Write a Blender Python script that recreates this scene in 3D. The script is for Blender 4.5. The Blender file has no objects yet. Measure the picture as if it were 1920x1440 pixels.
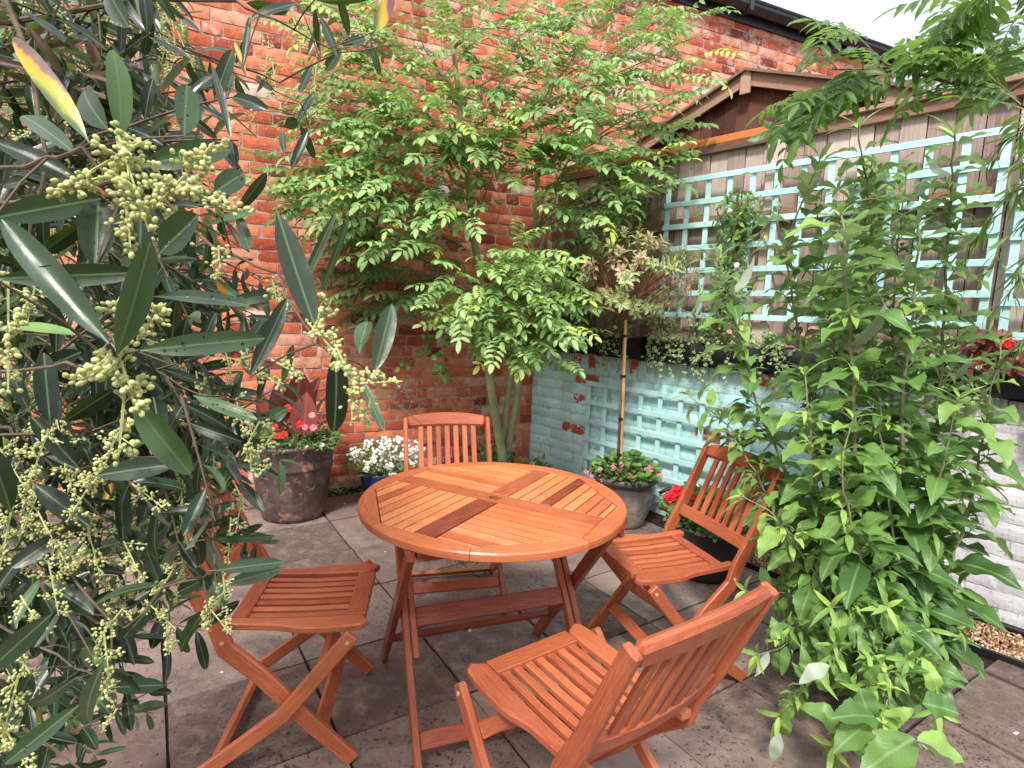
import bpy, math, random
import numpy as np
from mathutils import Vector, Matrix
R=math.radians
rs=np.random.RandomState(7); random.seed(7)
scene=bpy.context.scene
COL=scene.collection
V=lambda *a: np.array(a,float)
def nz(v):
    v=np.asarray(v,float); n=np.linalg.norm(v); return v/n if n>1e-9 else v
# ------------------------------------------------------------------ camera
F_,PI_,RO_,H_=1058.9,R(7.6375),R(2.0385),1.4039
cF=V(0,math.cos(PI_),-math.sin(PI_)); cU=V(0,math.sin(PI_),math.cos(PI_)); cR=V(1,0,0)
cX=math.cos(RO_)*cR+math.sin(RO_)*cU; cY=math.cos(RO_)*cU-math.sin(RO_)*cR
cam_d=bpy.data.cameras.new('camera'); cam=bpy.data.objects.new('camera',cam_d); COL.objects.link(cam)
cam.matrix_world=Matrix(((cX[0],cY[0],-cF[0],0),(cX[1],cY[1],-cF[1],0),(cX[2],cY[2],-cF[2],H_),(0,0,0,1)))
cam_d.sensor_fit='HORIZONTAL'; cam_d.sensor_width=36; cam_d.lens=F_/1920*36; cam_d.clip_start=.02; cam_d.clip_end=500
scene.camera=cam
def ray(px,py):
    x,y=px-960,py-720
    return cF+cX*x/F_-cY*y/F_
O_=V(0,0,H_)
def at(px,py,Y):
    d=ray(px,py); return O_+d*(Y/d[1])
def atd(px,py,D):            # depth measured along the view axis
    return O_+ray(px,py)*D
def toward(p,k):             # unit vector from p to the viewpoint area
    return nz(O_-p)*k
# walls: corner and directions
CN=V(.177,4.871,0)
DB=V(math.sin(R(65.5)),math.cos(R(65.5)),0)      # brick wall, t grows to the right
DR=V(math.sin(R(137.6)),math.cos(R(137.6)),0)    # painted wall, t grows towards the viewer
NB=V(DB[1],-DB[0],0); NR=V(-DR[1],DR[0],0)*1.0
if (V(0,0,0)-CN)@NB<0: NB=-NB
if (V(0,0,0)-CN)@NR<0: NR=-NR
def wB(t,z,o=0): return CN+DB*t+NB*o+V(0,0,z)
def wR(t,z,o=0): return CN+DR*t+NR*o+V(0,0,z)
# ------------------------------------------------------------------ objects
def tag(o,label=None,cat=None,group=None,kind=None):
    if label: o['label']=label
    if cat: o['category']=cat
    if group: o['group']=group
    if kind: o['kind']=kind
    return o
def empty(name,loc=(0,0,0),rz=0):
    o=bpy.data.objects.new(name,None); COL.objects.link(o); o.location=tuple(loc); o.rotation_euler=(0,0,rz); o.empty_display_size=.05
    return o
def link(name,me,mat,parent=None,smooth=False):
    if smooth: me.shade_smooth()
    else: me.shade_flat()
    if mat: me.materials.append(mat)
    o=bpy.data.objects.new(name,me); COL.objects.link(o)
    if parent is not None:
        o.parent=parent
        o.matrix_parent_inverse=Matrix.LocRotScale(parent.location,parent.rotation_euler,None).inverted() if parent.get('_world',0) else Matrix.Identity(4)
    return o
def wempty(name,loc,label,cat,group=None):
    "an Empty whose children are built in world coordinates"
    o=empty(name,loc); tag(o,label,cat,group); o['_world']=1; return o
def np_mesh(name,verts,faces,uv=None,tone=None):
    me=bpy.data.meshes.new(name)
    verts=np.asarray(verts,np.float32).reshape(-1,3)
    if isinstance(faces,np.ndarray):
        nf,k=faces.shape; loops=faces.ravel().astype(np.int32); starts=np.arange(nf,dtype=np.int32)*k; tot=np.full(nf,k,np.int32)
    else:
        tot=np.array([len(f) for f in faces],np.int32); loops=np.array([i for f in faces for i in f],np.int32)
        starts=np.concatenate([[0],np.cumsum(tot)[:-1]]).astype(np.int32); nf=len(faces)
    me.vertices.add(len(verts)); me.vertices.foreach_set('co',verts.ravel())
    me.loops.add(len(loops)); me.loops.foreach_set('vertex_index',loops)
    me.polygons.add(nf); me.polygons.foreach_set('loop_start',starts); me.polygons.foreach_set('loop_total',tot)
    me.update(calc_edges=True); me.validate()
    if uv is not None and len(me.loops)==len(loops):
        l=me.uv_layers.new(name='UVMap'); l.data.foreach_set('uv',np.asarray(uv,np.float32)[loops].ravel())
    if tone is not None:
        a=me.attributes.new('tone','FLOAT','POINT'); a.data.foreach_set('value',np.asarray(tone,np.float32))
    return me
class MB:
    "collects vertices, faces, uv and tone"
    def __init__(s): s.v=[]; s.f=[]; s.uv=[]; s.t=[]
    def add(s,v,f,uv=None,tone=.5):
        b=len(s.v); v=[tuple(map(float,q)) for q in v]; s.v+=v
        s.f+=[tuple(i+b for i in q) for q in f]
        s.uv+= list(uv) if uv is not None else [(0,0)]*len(v)
        s.t+=[tone]*len(v)
    def sweep(s,pts,side,w,t,tone=.5,ch=.0025,uo=None):
        "board along pts; side = width direction; w,t scalars or lists"
        pts=[np.asarray(p,float) for p in pts]; side=nz(side); n=len(pts)
        W=w if hasattr(w,'__len__') else [w]*n; T=t if hasattr(t,'__len__') else [t]*n
        uo=random.random()*50 if uo is None else uo
        L=[0]
        for i in range(1,n): L.append(L[-1]+np.linalg.norm(pts[i]-pts[i-1]))
        tan=[nz(pts[min(i+1,n-1)]-pts[max(i-1,0)]) for i in range(n)]
        rings=[]
        def ring(p,tg,wi,ti,k,sh):
            sd=nz(side-tg*(side@tg)); th=np.cross(tg,sd); c=ch
            a=wi/2-sh; b=ti/2-sh; q=p+tg*k
            prof=[(-a+c,-b),(a-c,-b),(a,-b+c),(a,b-c),(a-c,b),(-a+c,b),(-a,b-c),(-a,-b+c)]
            return [q+sd*x+th*y for x,y in prof],prof
        seq=[(0,0,ch*.9),(0,ch,0)] if True else []
        out=[]; uvs=[]
        def put(i,k,sh):
            r,pf=ring(pts[i],tan[i],W[i],T[i],k,sh)
            out.extend(r)
            for x,y in pf: uvs.append((L[i]+k+uo, x+y*1.7+uo*.37))
        put(0,0,ch*.9); put(0,ch,0)
        for i in range(1,n-1): put(i,0,0)
        put(n-1,-ch,0); put(n-1,0,ch*.9)
        m=n+2; f=[]
        for i in range(m-1):
            for j in range(8):
                f.append((i*8+j,i*8+(j+1)%8,(i+1)*8+(j+1)%8,(i+1)*8+j))
        f.append(tuple(range(7,-1,-1))); f.append(tuple((m-1)*8+j for j in range(8)))
        s.add(out,f,uvs,tone)
    def box(s,c,ax,ay,az,dx,dy,dz,tone=.5,ch=.003):
        "box centred c with unit axes and full sizes; length along ax"
        c=np.asarray(c,float); s.sweep([c-nz(ax)*dx/2,c+nz(ax)*dx/2],ay,dy,dz,tone,ch)
    def tube(s,pts,rad,sides=6,tone=.5,cap=True):
        pts=[np.asarray(p,float) for p in pts]; n=len(pts)
        Rr=rad if hasattr(rad,'__len__') else [rad]*n
        up=V(0,0,1); t0=nz(pts[1]-pts[0])
        if abs(t0@up)>.9: up=V(1,0,0)
        a=nz(np.cross(t0,up)); L=0; out=[]; uvs=[]
        for i in range(n):
            t=nz(pts[min(i+1,n-1)]-pts[max(i-1,0)]); a=nz(a-t*(a@t)); b=np.cross(t,a)
            if i: L+=np.linalg.norm(pts[i]-pts[i-1])
            for j in range(sides):
                th=2*math.pi*j/sides
                out.append(pts[i]+(a*math.cos(th)+b*math.sin(th))*Rr[i]); uvs.append((L,j/sides))
        f=[]
        for i in range(n-1):
            for j in range(sides):
                f.append((i*sides+j,i*sides+(j+1)%sides,(i+1)*sides+(j+1)%sides,(i+1)*sides+j))
        if cap: f.append(tuple(range(sides-1,-1,-1))); f.append(tuple((n-1)*sides+j for j in range(sides)))
        s.add(out,f,uvs,tone)
    def lathe(s,prof,c=(0,0,0),seg=40,tone=.5,wob=0):
        out=[];uvs=[];f=[];n=len(prof); c=np.asarray(c,float); ph=random.random()*6
        for i,(r,z) in enumerate(prof):
            for j in range(seg):
                a=2*math.pi*j/seg; rr=r*(1+wob*math.sin(2*a+ph))
                out.append(c+V(rr*math.cos(a),rr*math.sin(a),z)); uvs.append((j/seg,z))
        for i in range(n-1):
            for j in range(seg): f.append((i*seg+j,i*seg+(j+1)%seg,(i+1)*seg+(j+1)%seg,(i+1)*seg+j))
        s.add(out,f,uvs,tone)
    def quad(s,a,b,c,d,tone=.5):
        s.add([a,b,c,d],[(0,1,2,3)],[(0,0),(1,0),(1,1),(0,1)],tone)
    def build(s,name,mat,parent=None,smooth=False):
        me=np_mesh(name,s.v,s.f,s.uv,s.t); return link(name,me,mat,parent,smooth)
# ico sphere template
def ico(sub=1):
    import bmesh
    bm=bmesh.new(); bmesh.ops.create_icosphere(bm,subdivisions=sub,radius=1)
    v=np.array([x.co[:] for x in bm.verts]); f=np.array([[q.index for q in p.verts] for p in bm.faces]); bm.free(); return v,f
ICO={1:ico(1),2:ico(2)}
class Beads:
    def __init__(s,sub=1): s.sub=sub; s.c=[]; s.r=[]; s.ax=[]; s.e=[]; s.t=[]
    def add(s,c,r,ax=(0,0,1),el=1,tone=.5): s.c.append(c); s.r.append(r); s.ax.append(nz(ax)); s.e.append(el); s.t.append(tone)
    def build(s,name,mat,parent=None):
        v,f=ICO[s.sub]; n=len(s.c); c=np.array(s.c); r=np.array(s.r); ax=np.array(s.ax); e=np.array(s.e)
        P=v[None]*r[:,None,None]; P=P+ax[:,None,:]*((P*ax[:,None,:]).sum(2,keepdims=True))*(e-1)[:,None,None]
        P=P+c[:,None,:]; FF=(f[None]+np.arange(n)[:,None,None]*len(v)).reshape(-1,3)
        me=np_mesh(name,P.reshape(-1,3),FF,np.zeros((n*len(v),2)),np.repeat(np.array(s.t),len(v)))
        return link(name,me,mat,parent,True)
# leaves
PROF={
 'olive':[(0,.05),(.05,.14),(.13,.45),(.25,.78),(.4,.96),(.55,1),(.7,.95),(.82,.8),(.91,.56),(.97,.3),(1,.04)],
 'oval':[(0,.05),(.12,.5),(.28,.95),(.4,.9),(.5,1.04),(.62,.86),(.74,.84),(.87,.45),(1,.02)],
 'lance':[(0,.06),(.05,.3),(.12,.62),(.19,.82),(.25,.9),(.31,1.02),(.37,.96),(.43,1.03),(.49,.93),(.55,.95),(.61,.8),(.67,.78),(.73,.6),(.79,.54),(.85,.36),(.91,.26),(.96,.12),(1,.02)],
 'small':[(0,.1),(.3,.9),(.6,.9),(1,.05)],
 'round':[(0,.15),(.15,.7),(.4,1),(.7,.9),(.9,.5),(1,.1)],
 'petal':[(0,.25),(.4,.8),(.75,1),(1,.55)],
 'strap':[(0,.4),(.15,.8),(.4,1),(.65,.85),(.85,.45),(1,.02)],
}
class Leaves:
    def __init__(s): s.a=[]
    def add(s,base,d,n,L,W,tone=.5,curl=.6,fold=.25,wave=0.):
        s.a.append((*base,*d,*n,L,W,tone,curl,fold,wave,random.random()*6))
    def build(s,name,mat,parent,prof='oval',cross=3,smooth=True):
        A=np.array(s.a,float); n=len(A)
        base=A[:,0:3]; d=A[:,3:6]; nr=A[:,6:9]; d=d/np.linalg.norm(d,axis=1,keepdims=True)
        nr=nr-d*(nr*d).sum(1,keepdims=True); nr=nr/(np.linalg.norm(nr,axis=1,keepdims=True)+1e-9)
        sd=np.cross(d,nr); L,W,tone,curl,fold,wave,ph=A[:,9:].T
        curl=np.where(np.abs(curl)<1e-3,1e-3,curl)
        pr=np.array(PROF[prof]); us,ws=pr[:,0],pr[:,1]; vs=np.linspace(-1,1,cross)
        P=np.empty((n,len(us),cross,3)); UV=np.empty((n,len(us),cross,2))
        for i,(u,w) in enumerate(zip(us,ws)):
            a=curl*u; al=L*np.sin(a)/curl; dn=L*(1-np.cos(a))/curl
            # local frame bends with the leaf
            ln=nr*np.cos(a)[:,None]+d*np.sin(a)[:,None]
            cen=base+d*al[:,None]-nr*dn[:,None]
            for j,v in enumerate(vs):
                wv=wave*W*w*abs(v)*np.sin(ph+u*13+(1.3 if v>0 else 0))
                P[:,i,j]=cen+sd*(W*.5*w*v*(1-.1*fold))[:,None]+ln*(fold*W*.5*w*abs(v)**1.5+wv)[:,None]
                UV[:,i,j,0]=u; UV[:,i,j,1]=v*.5*w+.5
        m=len(us)*cross; f=[]
        for i in range(len(us)-1):
            for j in range(cross-1): f.append((i*cross+j,i*cross+j+1,(i+1)*cross+j+1,(i+1)*cross+j))
        f=np.array(f); FF=(f[None]+np.arange(n)[:,None,None]*m).reshape(-1,4)
        me=np_mesh(name,P.reshape(-1,3),FF,UV.reshape(-1,2),np.repeat(tone,m))
        return link(name,me,mat,parent,smooth)
def curve(p0,p1,sag=0,n=6,jit=0):
    p0=np.asarray(p0,float);p1=np.asarray(p1,float); o=[]
    for i in range(n+1):
        u=i/n; p=p0*(1-u)+p1*u; p=p+V(0,0,-sag*4*u*(1-u))
        if jit and 0<i<n: p=p+rs.normal(0,jit,3)
        o.append(p)
    return o
def rv(s=1.): return rs.normal(0,s,3)
# ------------------------------------------------------------------ materials
def new_mat(name):
    m=bpy.data.materials.new(name); m.use_nodes=True; nt=m.node_tree; nt.nodes.clear(); return m,nt
class NT:
    def __init__(s,nt): s.nt=nt
    def n(s,ty,props=None,**ins):
        nd=s.nt.nodes.new('ShaderNode'+ty)
        for k,v in (props or {}).items(): setattr(nd,k,v)
        for k,v in ins.items():
            key=int(k[1:]) if k[0]=='i' and k[1:].isdigit() else k.replace('_',' ')
            s.set(nd,key,v)
        return nd
    def set(s,nd,key,v):
        sk=nd.inputs[key]
        if isinstance(v,bpy.types.NodeSocket): s.nt.links.new(v,sk)
        elif isinstance(v,bpy.types.Node): s.nt.links.new(v.outputs[0],sk)
        else:
            if hasattr(sk.default_value,'__len__') and not isinstance(v,str):
                v=tuple(v); 
                if len(v)==3 and len(sk.default_value)==4: v=v+(1,)
            sk.default_value=v
    def noise(s,scale,vec=None,detail=3,rough=.55,dist=0):
        nd=s.n('TexNoise',Scale=scale,Detail=detail,Roughness=rough,Distortion=dist)
        if vec is not None: s.set(nd,'Vector',vec)
        return nd.outputs['Fac']
    def ramp(s,fac,stops,interp='LINEAR'):
        nd=s.nt.nodes.new('ShaderNodeValToRGB'); s.set(nd,0,fac); cr=nd.color_ramp; cr.interpolation=interp
        while len(cr.elements)<len(stops): cr.elements.new(.5)
        for e,(p,c) in zip(cr.elements,stops):
            e.position=p; c=(c,c,c) if not hasattr(c,'__len__') else c; e.color=(*c,1)
        return nd.outputs[0]
    def mix(s,fac,a,b,mode='MIX'):
        nd=s.nt.nodes.new('ShaderNodeMix'); nd.data_type='RGBA'; nd.blend_type=mode
        s.set(nd,0,fac); s.set(nd,6,a); s.set(nd,7,b); return nd.outputs[2]
    def math(s,op,a,b=0.,c=None,clamp=False):
        nd=s.nt.nodes.new('ShaderNodeMath'); nd.operation=op; nd.use_clamp=clamp
        s.set(nd,0,a); s.set(nd,1,b)
        if c is not None: s.set(nd,2,c)
        return nd.outputs[0]
    def attr(s,name='tone'):
        nd=s.nt.nodes.new('ShaderNodeAttribute'); nd.attribute_name=name; return nd.outputs['Fac']
    def pos(s): return s.nt.nodes.new('ShaderNodeNewGeometry').outputs['Position']
    def obj(s): return s.nt.nodes.new('ShaderNodeTexCoord').outputs['Object']
    def uv(s): return s.nt.nodes.new('ShaderNodeTexCoord').outputs['UV']
    def mapv(s,vec,scale=(1,1,1),loc=(0,0,0),rot=(0,0,0)):
        return s.n('Mapping',Vector=vec,Scale=scale,Location=loc,Rotation=rot).outputs[0]
    def sep(s,vec): return s.n('SeparateXYZ',Vector=vec).outputs
    def bump(s,h,st=.3,dist=.01,nrm=None):
        nd=s.n('Bump',Strength=st,Distance=dist,Height=h)
        if nrm is not None: s.set(nd,'Normal',nrm)
        return nd.outputs[0]
    def bsdf(s,col,rough=.6,nrm=None,spec=.5,metal=0.,coat=None):
        nd=s.n('BsdfPrincipled'); s.set(nd,'Base Color',col); s.set(nd,'Roughness',rough); s.set(nd,'Specular IOR Level',spec); s.set(nd,'Metallic',metal)
        if nrm is not None: s.set(nd,'Normal',nrm)
        if coat is not None: s.set(nd,'Coat Weight',coat)
        return nd.outputs[0]
    def out(s,sh):
        o=s.nt.nodes.new('ShaderNodeOutputMaterial'); s.nt.links.new(sh,o.inputs[0])
def M_plain(name,c,rough=.6,var=.25,scale=20,bump=.15,bs=120,spec=.4,c2=None):
    m,nt=new_mat(name); t=NT(nt); p=t.obj(); n1=t.noise(scale,p,4)
    c2=c2 or tuple(x*(1-var) for x in c)
    col=t.mix(t.ramp(n1,[(.35,0),(.65,1)]),c2,c)
    col=t.mix(t.math('MULTIPLY',t.attr(),.25),col,tuple(min(1,x*1.35) for x in c))
    t.out(t.bsdf(col,rough,t.bump(t.noise(bs,p,3),bump,.003),spec)); return m
def M_leaf(name,stops,under,mid,rough=.42,trans=.3,vein=.3,patch=None,spec=.5,edge=None,rn=.0):
    "stops: ramp over tone; under: underside colour; mid: midrib colour"
    m,nt=new_mat(name); t=NT(nt); tone=t.attr(); uv=t.uv(); u,v,_=t.sep(uv)
    n1=t.noise(14,t.pos(),3)
    f=t.math('ADD',tone,t.math('MULTIPLY',t.math('SUBTRACT',n1,.5),.35),clamp=True)
    col=t.ramp(f,stops)
    av=t.math('ABSOLUTE',t.math('SUBTRACT',v,.5))
    # side veins: chevrons
    w=t.math('SINE',t.math('ADD',t.math('MULTIPLY',u,75.),t.math('MULTIPLY',av,-55.)))
    vm=t.math('POWER',t.math('MAXIMUM',w,0.),6.)
    col=t.mix(t.math('MULTIPLY',vm,vein*.45),col,mid)
    if edge: col=t.mix(t.ramp(t.math('ADD',av,t.math('MULTIPLY',t.math('SUBTRACT',t.noise(60,t.pos(),2),.5),.15)),[(.27,0),(.36,1)]),col,edge)
    if patch:
        pn=t.noise(9,t.pos(),2); col=t.mix(t.ramp(pn,[(.66,0),(.74,1)]),col,patch)
    mr=t.ramp(av,[(.0,1),(.025,1),(.05,0)])
    col=t.mix(t.math('MULTIPLY',mr,.65),col,mid)
    geo=nt.nodes.new('ShaderNodeNewGeometry')
    colb=t.mix(.75,col,under)
    colf=t.mix(geo.outputs['Backfacing'],col,colb)
    h=t.math('ADD',t.math('MULTIPLY',vm,-.9*vein),t.math('MULTIPLY',mr,-1.2)); h=t.math('ADD',h,t.math('MULTIPLY',t.noise(260,t.pos(),2),.8))
    nr=t.bump(h,.35 if vein>.1 else .12,.0015)
    rg=t.ramp(t.noise(30,t.pos(),3),[(.35,max(.05,rough-.14)),(.65,rough+.12)])
    a=t.bsdf(colf,rg,nr,spec)
    tr=t.n('BsdfTranslucent',Color=t.mix(.5,colf,(.35,.6,.05))).outputs[0]
    mx=t.n('MixShader',i0=trans,i1=a,i2=tr).outputs[0]
    t.out(mx); return m
# --- wood for furniture (uv: x along the board)
def M_wood(name,stops,rough=.42,gscale=1.,wet=.0,spec=.45,knots=True):
    m,nt=new_mat(name); t=NT(nt); uv=t.uv(); tone=t.attr()
    g=t.noise(6*gscale,t.mapv(uv,(2.2,34,1)),5,.6,.6); g2=t.noise(30,t.mapv(uv,(1.5,40,1)),3)
    f=t.math('ADD',tone,t.math('MULTIPLY',t.math('SUBTRACT',g,.5),.75)); f=t.math('ADD',f,t.math('MULTIPLY',t.math('SUBTRACT',t.noise(2.5,t.obj(),3),.5),.35),clamp=True)
    col=t.ramp(f,stops)
    col=t.mix(t.math('MULTIPLY',t.ramp(g2,[(.5,0),(.72,1)]),.35),col,tuple(x*.35 for x in stops[0][1]))
    dirt=t.noise(5,t.mapv(t.pos(),(1,1,.6)),6,.72); col=t.mix(t.math('MULTIPLY',t.ramp(dirt,[(.56,0),(.7,1)]),.38),col,(.16,.07,.05)); wk=t.noise(24,t.mapv(uv,(2.5,8,1)),5,.7); col=t.mix(t.math('MULTIPLY',t.ramp(wk,[(.6,0),(.72,1)]),.4),col,(.68,.36,.22))
    rg=t.ramp(t.noise(9,t.pos(),4),[(.35,rough-.14),(.65,rough+.15)])
    t.out(t.bsdf(col,rg,t.bump(t.math('ADD',g,t.math('MULTIPLY',g2,.6)),.22,.0012),spec)); return m
WSTOPS=[(0,(.13,.024,.014)),(.25,(.27,.055,.028)),(.5,(.44,.115,.050)),(.75,(.59,.185,.080)),(1,(.71,.30,.14))]
m_wood=M_wood('stained_hardwood',WSTOPS,.40,spec=.4)
TSTOPS=[(0,(.17,.032,.02)),(.25,(.34,.075,.034)),(.5,(.53,.15,.06)),(.75,(.63,.215,.085)),(1,(.71,.29,.12))]
m_top=M_wood('tabletop_hardwood',TSTOPS,.36,spec=.5)
# --- brick
def M_brick():
    m,nt=new_mat('orange_brick'); t=NT(nt); p=t.pos(); tone=t.attr()
    col=t.ramp(tone,[(0,(.115,.035,.034)),(.1,(.26,.045,.03)),(.3,(.54,.125,.066)),(.55,(.74,.21,.105)),(.8,(.84,.29,.15)),(.93,(.76,.40,.28)),(1,(.75,.66,.6))])
    n1=t.noise(16,p,5,.65); col=t.mix(t.math('MULTIPLY',t.ramp(n1,[(.42,0),(.68,1)]),.55),col,(.33,.05,.03))
    n2=t.noise(55,p,4,.7); col=t.mix(t.math('MULTIPLY',t.ramp(n2,[(.56,0),(.7,1)]),.5),col,(.74,.30,.17))
    n3=t.noise(130,p,3,.6); col=t.mix(t.math('MULTIPLY',t.ramp(n3,[(.64,0),(.74,1)]),.75),col,(.05,.02,.018))
    # lime residue patches and sunlit paleness painted into the upper right
    z=t.sep(p)[2]; x=t.sep(p)[0]
    hz=t.math('ADD',t.math('MULTIPLY',t.math('SUBTRACT',z,1.7),.05),t.math('MULTIPLY',t.math('SUBTRACT',x,.2),.02),clamp=True); hz=t.math('MINIMUM',hz,.085)
    n4=t.math('ADD',t.noise(7,p,6,.75),hz)
    col=t.mix(t.math('MULTIPLY',t.ramp(n4,[(.58,0),(.68,1)]),.62),col,(.84,.62,.53))
    n5=t.noise(38,p,5,.8); col=t.mix(t.math('MULTIPLY',t.ramp(t.math('ADD',n5,t.math('MULTIPLY',t.math('SUBTRACT',t.noise(2.4,p,3),.5),.5)),[(.6,0),(.68,1)]),.75),col,(.84,.66,.56))
    big=t.noise(1.1,p,3); col=t.mix(t.math('MULTIPLY',t.ramp(big,[(.45,0),(.7,1)]),.28),col,(.25,.05,.04))
    hgt=t.math('ADD',t.noise(90,p,5,.7),t.math('MULTIPLY',t.noise(22,p,3),1.3))
    t.out(t.bsdf(col,.86,t.bump(hgt,.55,.004),.25)); return m
m_brick=M_brick()
def M_mortar():
    m,nt=new_mat('lime_mortar'); t=NT(nt); p=t.pos()
    col=t.ramp(t.noise(9,p,5,.7),[(.3,(.34,.20,.15)),(.5,(.50,.34,.27)),(.7,(.68,.54,.47))])
    t.out(t.bsdf(col,.95,t.bump(t.noise(110,p,4,.7),.7,.005),.1)); return m
m_mortar=M_mortar()
def M_painted():
    m,nt=new_mat('flaking_pale_blue_paint'); t=NT(nt); p=t.pos(); tone=t.attr(); uv=t.uv(); tt,z,_=t.sep(uv)
    blue=t.ramp(t.math('ADD',t.noise(5,p,4),t.math('MULTIPLY',t.math('SUBTRACT',tone,.3),.6)),[(.25,(.42,.73,.745)),(.7,(.60,.86,.855))])
    white=t.ramp(t.noise(5,p,4),[(.3,(.60,.58,.63)),(.7,(.80,.78,.81))])
    ed=t.math('ADD',tt,t.math('MULTIPLY',t.math('SUBTRACT',t.noise(6,p,4),.5),.5))
    col=t.mix(t.ramp(t.math('MULTIPLY',t.math('SUBTRACT',ed,2.55),2.6,clamp=True),[(0,0),(1,1)]),blue,white)
    # whitish efflorescence low down and by the corner
    lo=t.math('ADD',t.noise(4,p,5,.7),t.math('MULTIPLY',t.math('SUBTRACT',.75,z),.28))
    col=t.mix(t.math('MULTIPLY',t.ramp(lo,[(.6,0),(.76,1)]),.6),col,(.80,.86,.83))
    # dirt streaks, strongest along the top
    st=t.noise(9,t.mapv(uv,(9,1.2,1)),4,.7)
    tp=t.math('MULTIPLY',t.math('SUBTRACT',z,.86),3.4,clamp=True)
    col=t.mix(t.math('MULTIPLY',t.ramp(t.math('ADD',st,t.math('MULTIPLY',tp,.22)),[(.58,0),(.74,1)]),.65),col,(.22,.17,.11))
    sp=t.noise(60,p,3,.7); col=t.mix(t.math('MULTIPLY',t.ramp(sp,[(.62,0),(.7,1)]),.55),col,(.16,.16,.13))
    # bare brick where paint came off
    br=t.ramp(t.noise(40,p,3),[(.3,(.36,.06,.035)),(.7,(.56,.15,.08))])
    ch=t.math('ADD',t.noise(11,p,5,.7),t.math('MULTIPLY',t.math('SUBTRACT',tone,.5),.9))
    col=t.mix(t.ramp(ch,[(.72,0),(.76,1)]),col,br)
    col=t.mix(t.math('MULTIPLY',t.ramp(tone,[(.03,1),(.06,0)]),.22),col,(.16,.24,.23))  # recess shade between the bricks painted into the joint bed colour
    h=t.math('ADD',t.noise(45,p,5,.7),t.math('MULTIPLY',t.noise(12,p,3),1.4))
    t.out(t.bsdf(col,.7,t.bump(h,.55,.006),.35)); return m
m_paint=M_painted()
def M_pave():
    m,nt=new_mat('weathered_slabs'); t=NT(nt); p=t.pos(); tone=t.attr()
    base=t.ramp(t.math('ADD',t.math('MULTIPLY',tone,.5),t.math('MULTIPLY',t.noise(3.5,p,6,.7),.6)),[(.3,(.13,.088,.076)),(.55,(.215,.152,.13)),(.85,(.30,.225,.20))])
    moss=t.noise(1.7,p,6,.72); base=t.mix(t.math('MULTIPLY',t.ramp(moss,[(.5,0),(.68,1)]),.75),base,(.035,.028,.022))
    sp=t.noise(60,p,4,.75); base=t.mix(t.math('MULTIPLY',t.ramp(t.math('ADD',sp,t.math('MULTIPLY',t.math('SUBTRACT',t.noise(2.3,p,3),.5),.35)),[(.58,0),(.64,1)]),.9),base,(.02,.016,.013))
    s2=t.noise(160,p,2,.5); base=t.mix(t.math('MULTIPLY',t.ramp(s2,[(.66,0),(.72,1)]),.6),base,(.42,.36,.30))
    s3=t.noise(14,p,5,.75); base=t.mix(t.math('MULTIPLY',t.ramp(s3,[(.5,0),(.7,1)]),.5),base,(.33,.255,.215))
    t.out(t.bsdf(base,t.ramp(t.noise(6,p,4),[(.3,.45),(.7,.8)]),t.bump(t.math('ADD',t.noise(120,p,5,.75),t.math('MULTIPLY',t.noise(14,p,4),1.5)),.5,.004),.4)); return m
m_pave=M_pave()
m_joint=M_plain('damp_joint_soil',(.04,.03,.024),.95,.5,30,.6,150,.1)
m_earth=M_plain('garden_earth',(.07,.045,.03),.95,.6,25,.9,120,.1)
def M_fence():
    m,nt=new_mat('weathered_fence_board'); t=NT(nt); uv=t.uv(); tone=t.attr(); p=t.pos()
    g=t.noise(5,t.mapv(uv,(.7,26,1)),7,.7,.6); g=t.math('ADD',t.math('MULTIPLY',g,.6),t.math('MULTIPLY',t.noise(16,t.mapv(uv,(.5,30,1)),4,.6),.4))
    col=t.ramp(t.math('ADD',t.math('MULTIPLY',tone,.40),t.math('MULTIPLY',t.math('SUBTRACT',g,.2),1.05)),[(.2,(.13,.085,.07)),(.42,(.37,.27,.235)),(.68,(.62,.50,.45)),(1,(.80,.70,.64))])
    kn=t.n('TexVoronoi',Vector=t.mapv(uv,(2.2,7,1)),Scale=1.6,Randomness=1.).outputs['Distance']
    col=t.mix(t.ramp(kn,[(.07,1),(.11,0)]),col,(.07,.035,.025))
    low=t.sep(p)[2]; dk=t.math('ADD',t.noise(2.2,p,5,.7),t.math('MULTIPLY',t.math('SUBTRACT',2.0,low),.14))
    col=t.mix(t.math('MULTIPLY',t.ramp(dk,[(.52,0),(.75,1)]),.6),col,(.13,.08,.06))
    t.out(t.bsdf(col,.85,t.bump(g,.5,.003),.2)); return m
m_fence=M_fence()
m_rail=M_wood('fence_rail_timber',[(0,(.10,.05,.035)),(.3,(.20,.11,.08)),(.6,(.36,.21,.15)),(1,(.55,.36,.27))],.8,spec=.2)
m_newrail=M_wood('new_orange_timber',[(0,(.35,.09,.03)),(.5,(.62,.2,.06)),(1,(.78,.33,.12))],.7,spec=.2)
m_shed=M_wood('brown_shed_board',[(0,(.045,.018,.014)),(.5,(.115,.045,.033)),(1,(.22,.10,.07))],.8,spec=.2)
m_trel=M_plain('duck_egg_blue_paint',(.54,.80,.79),.55,.22,14,.35,60,.4)
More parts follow.
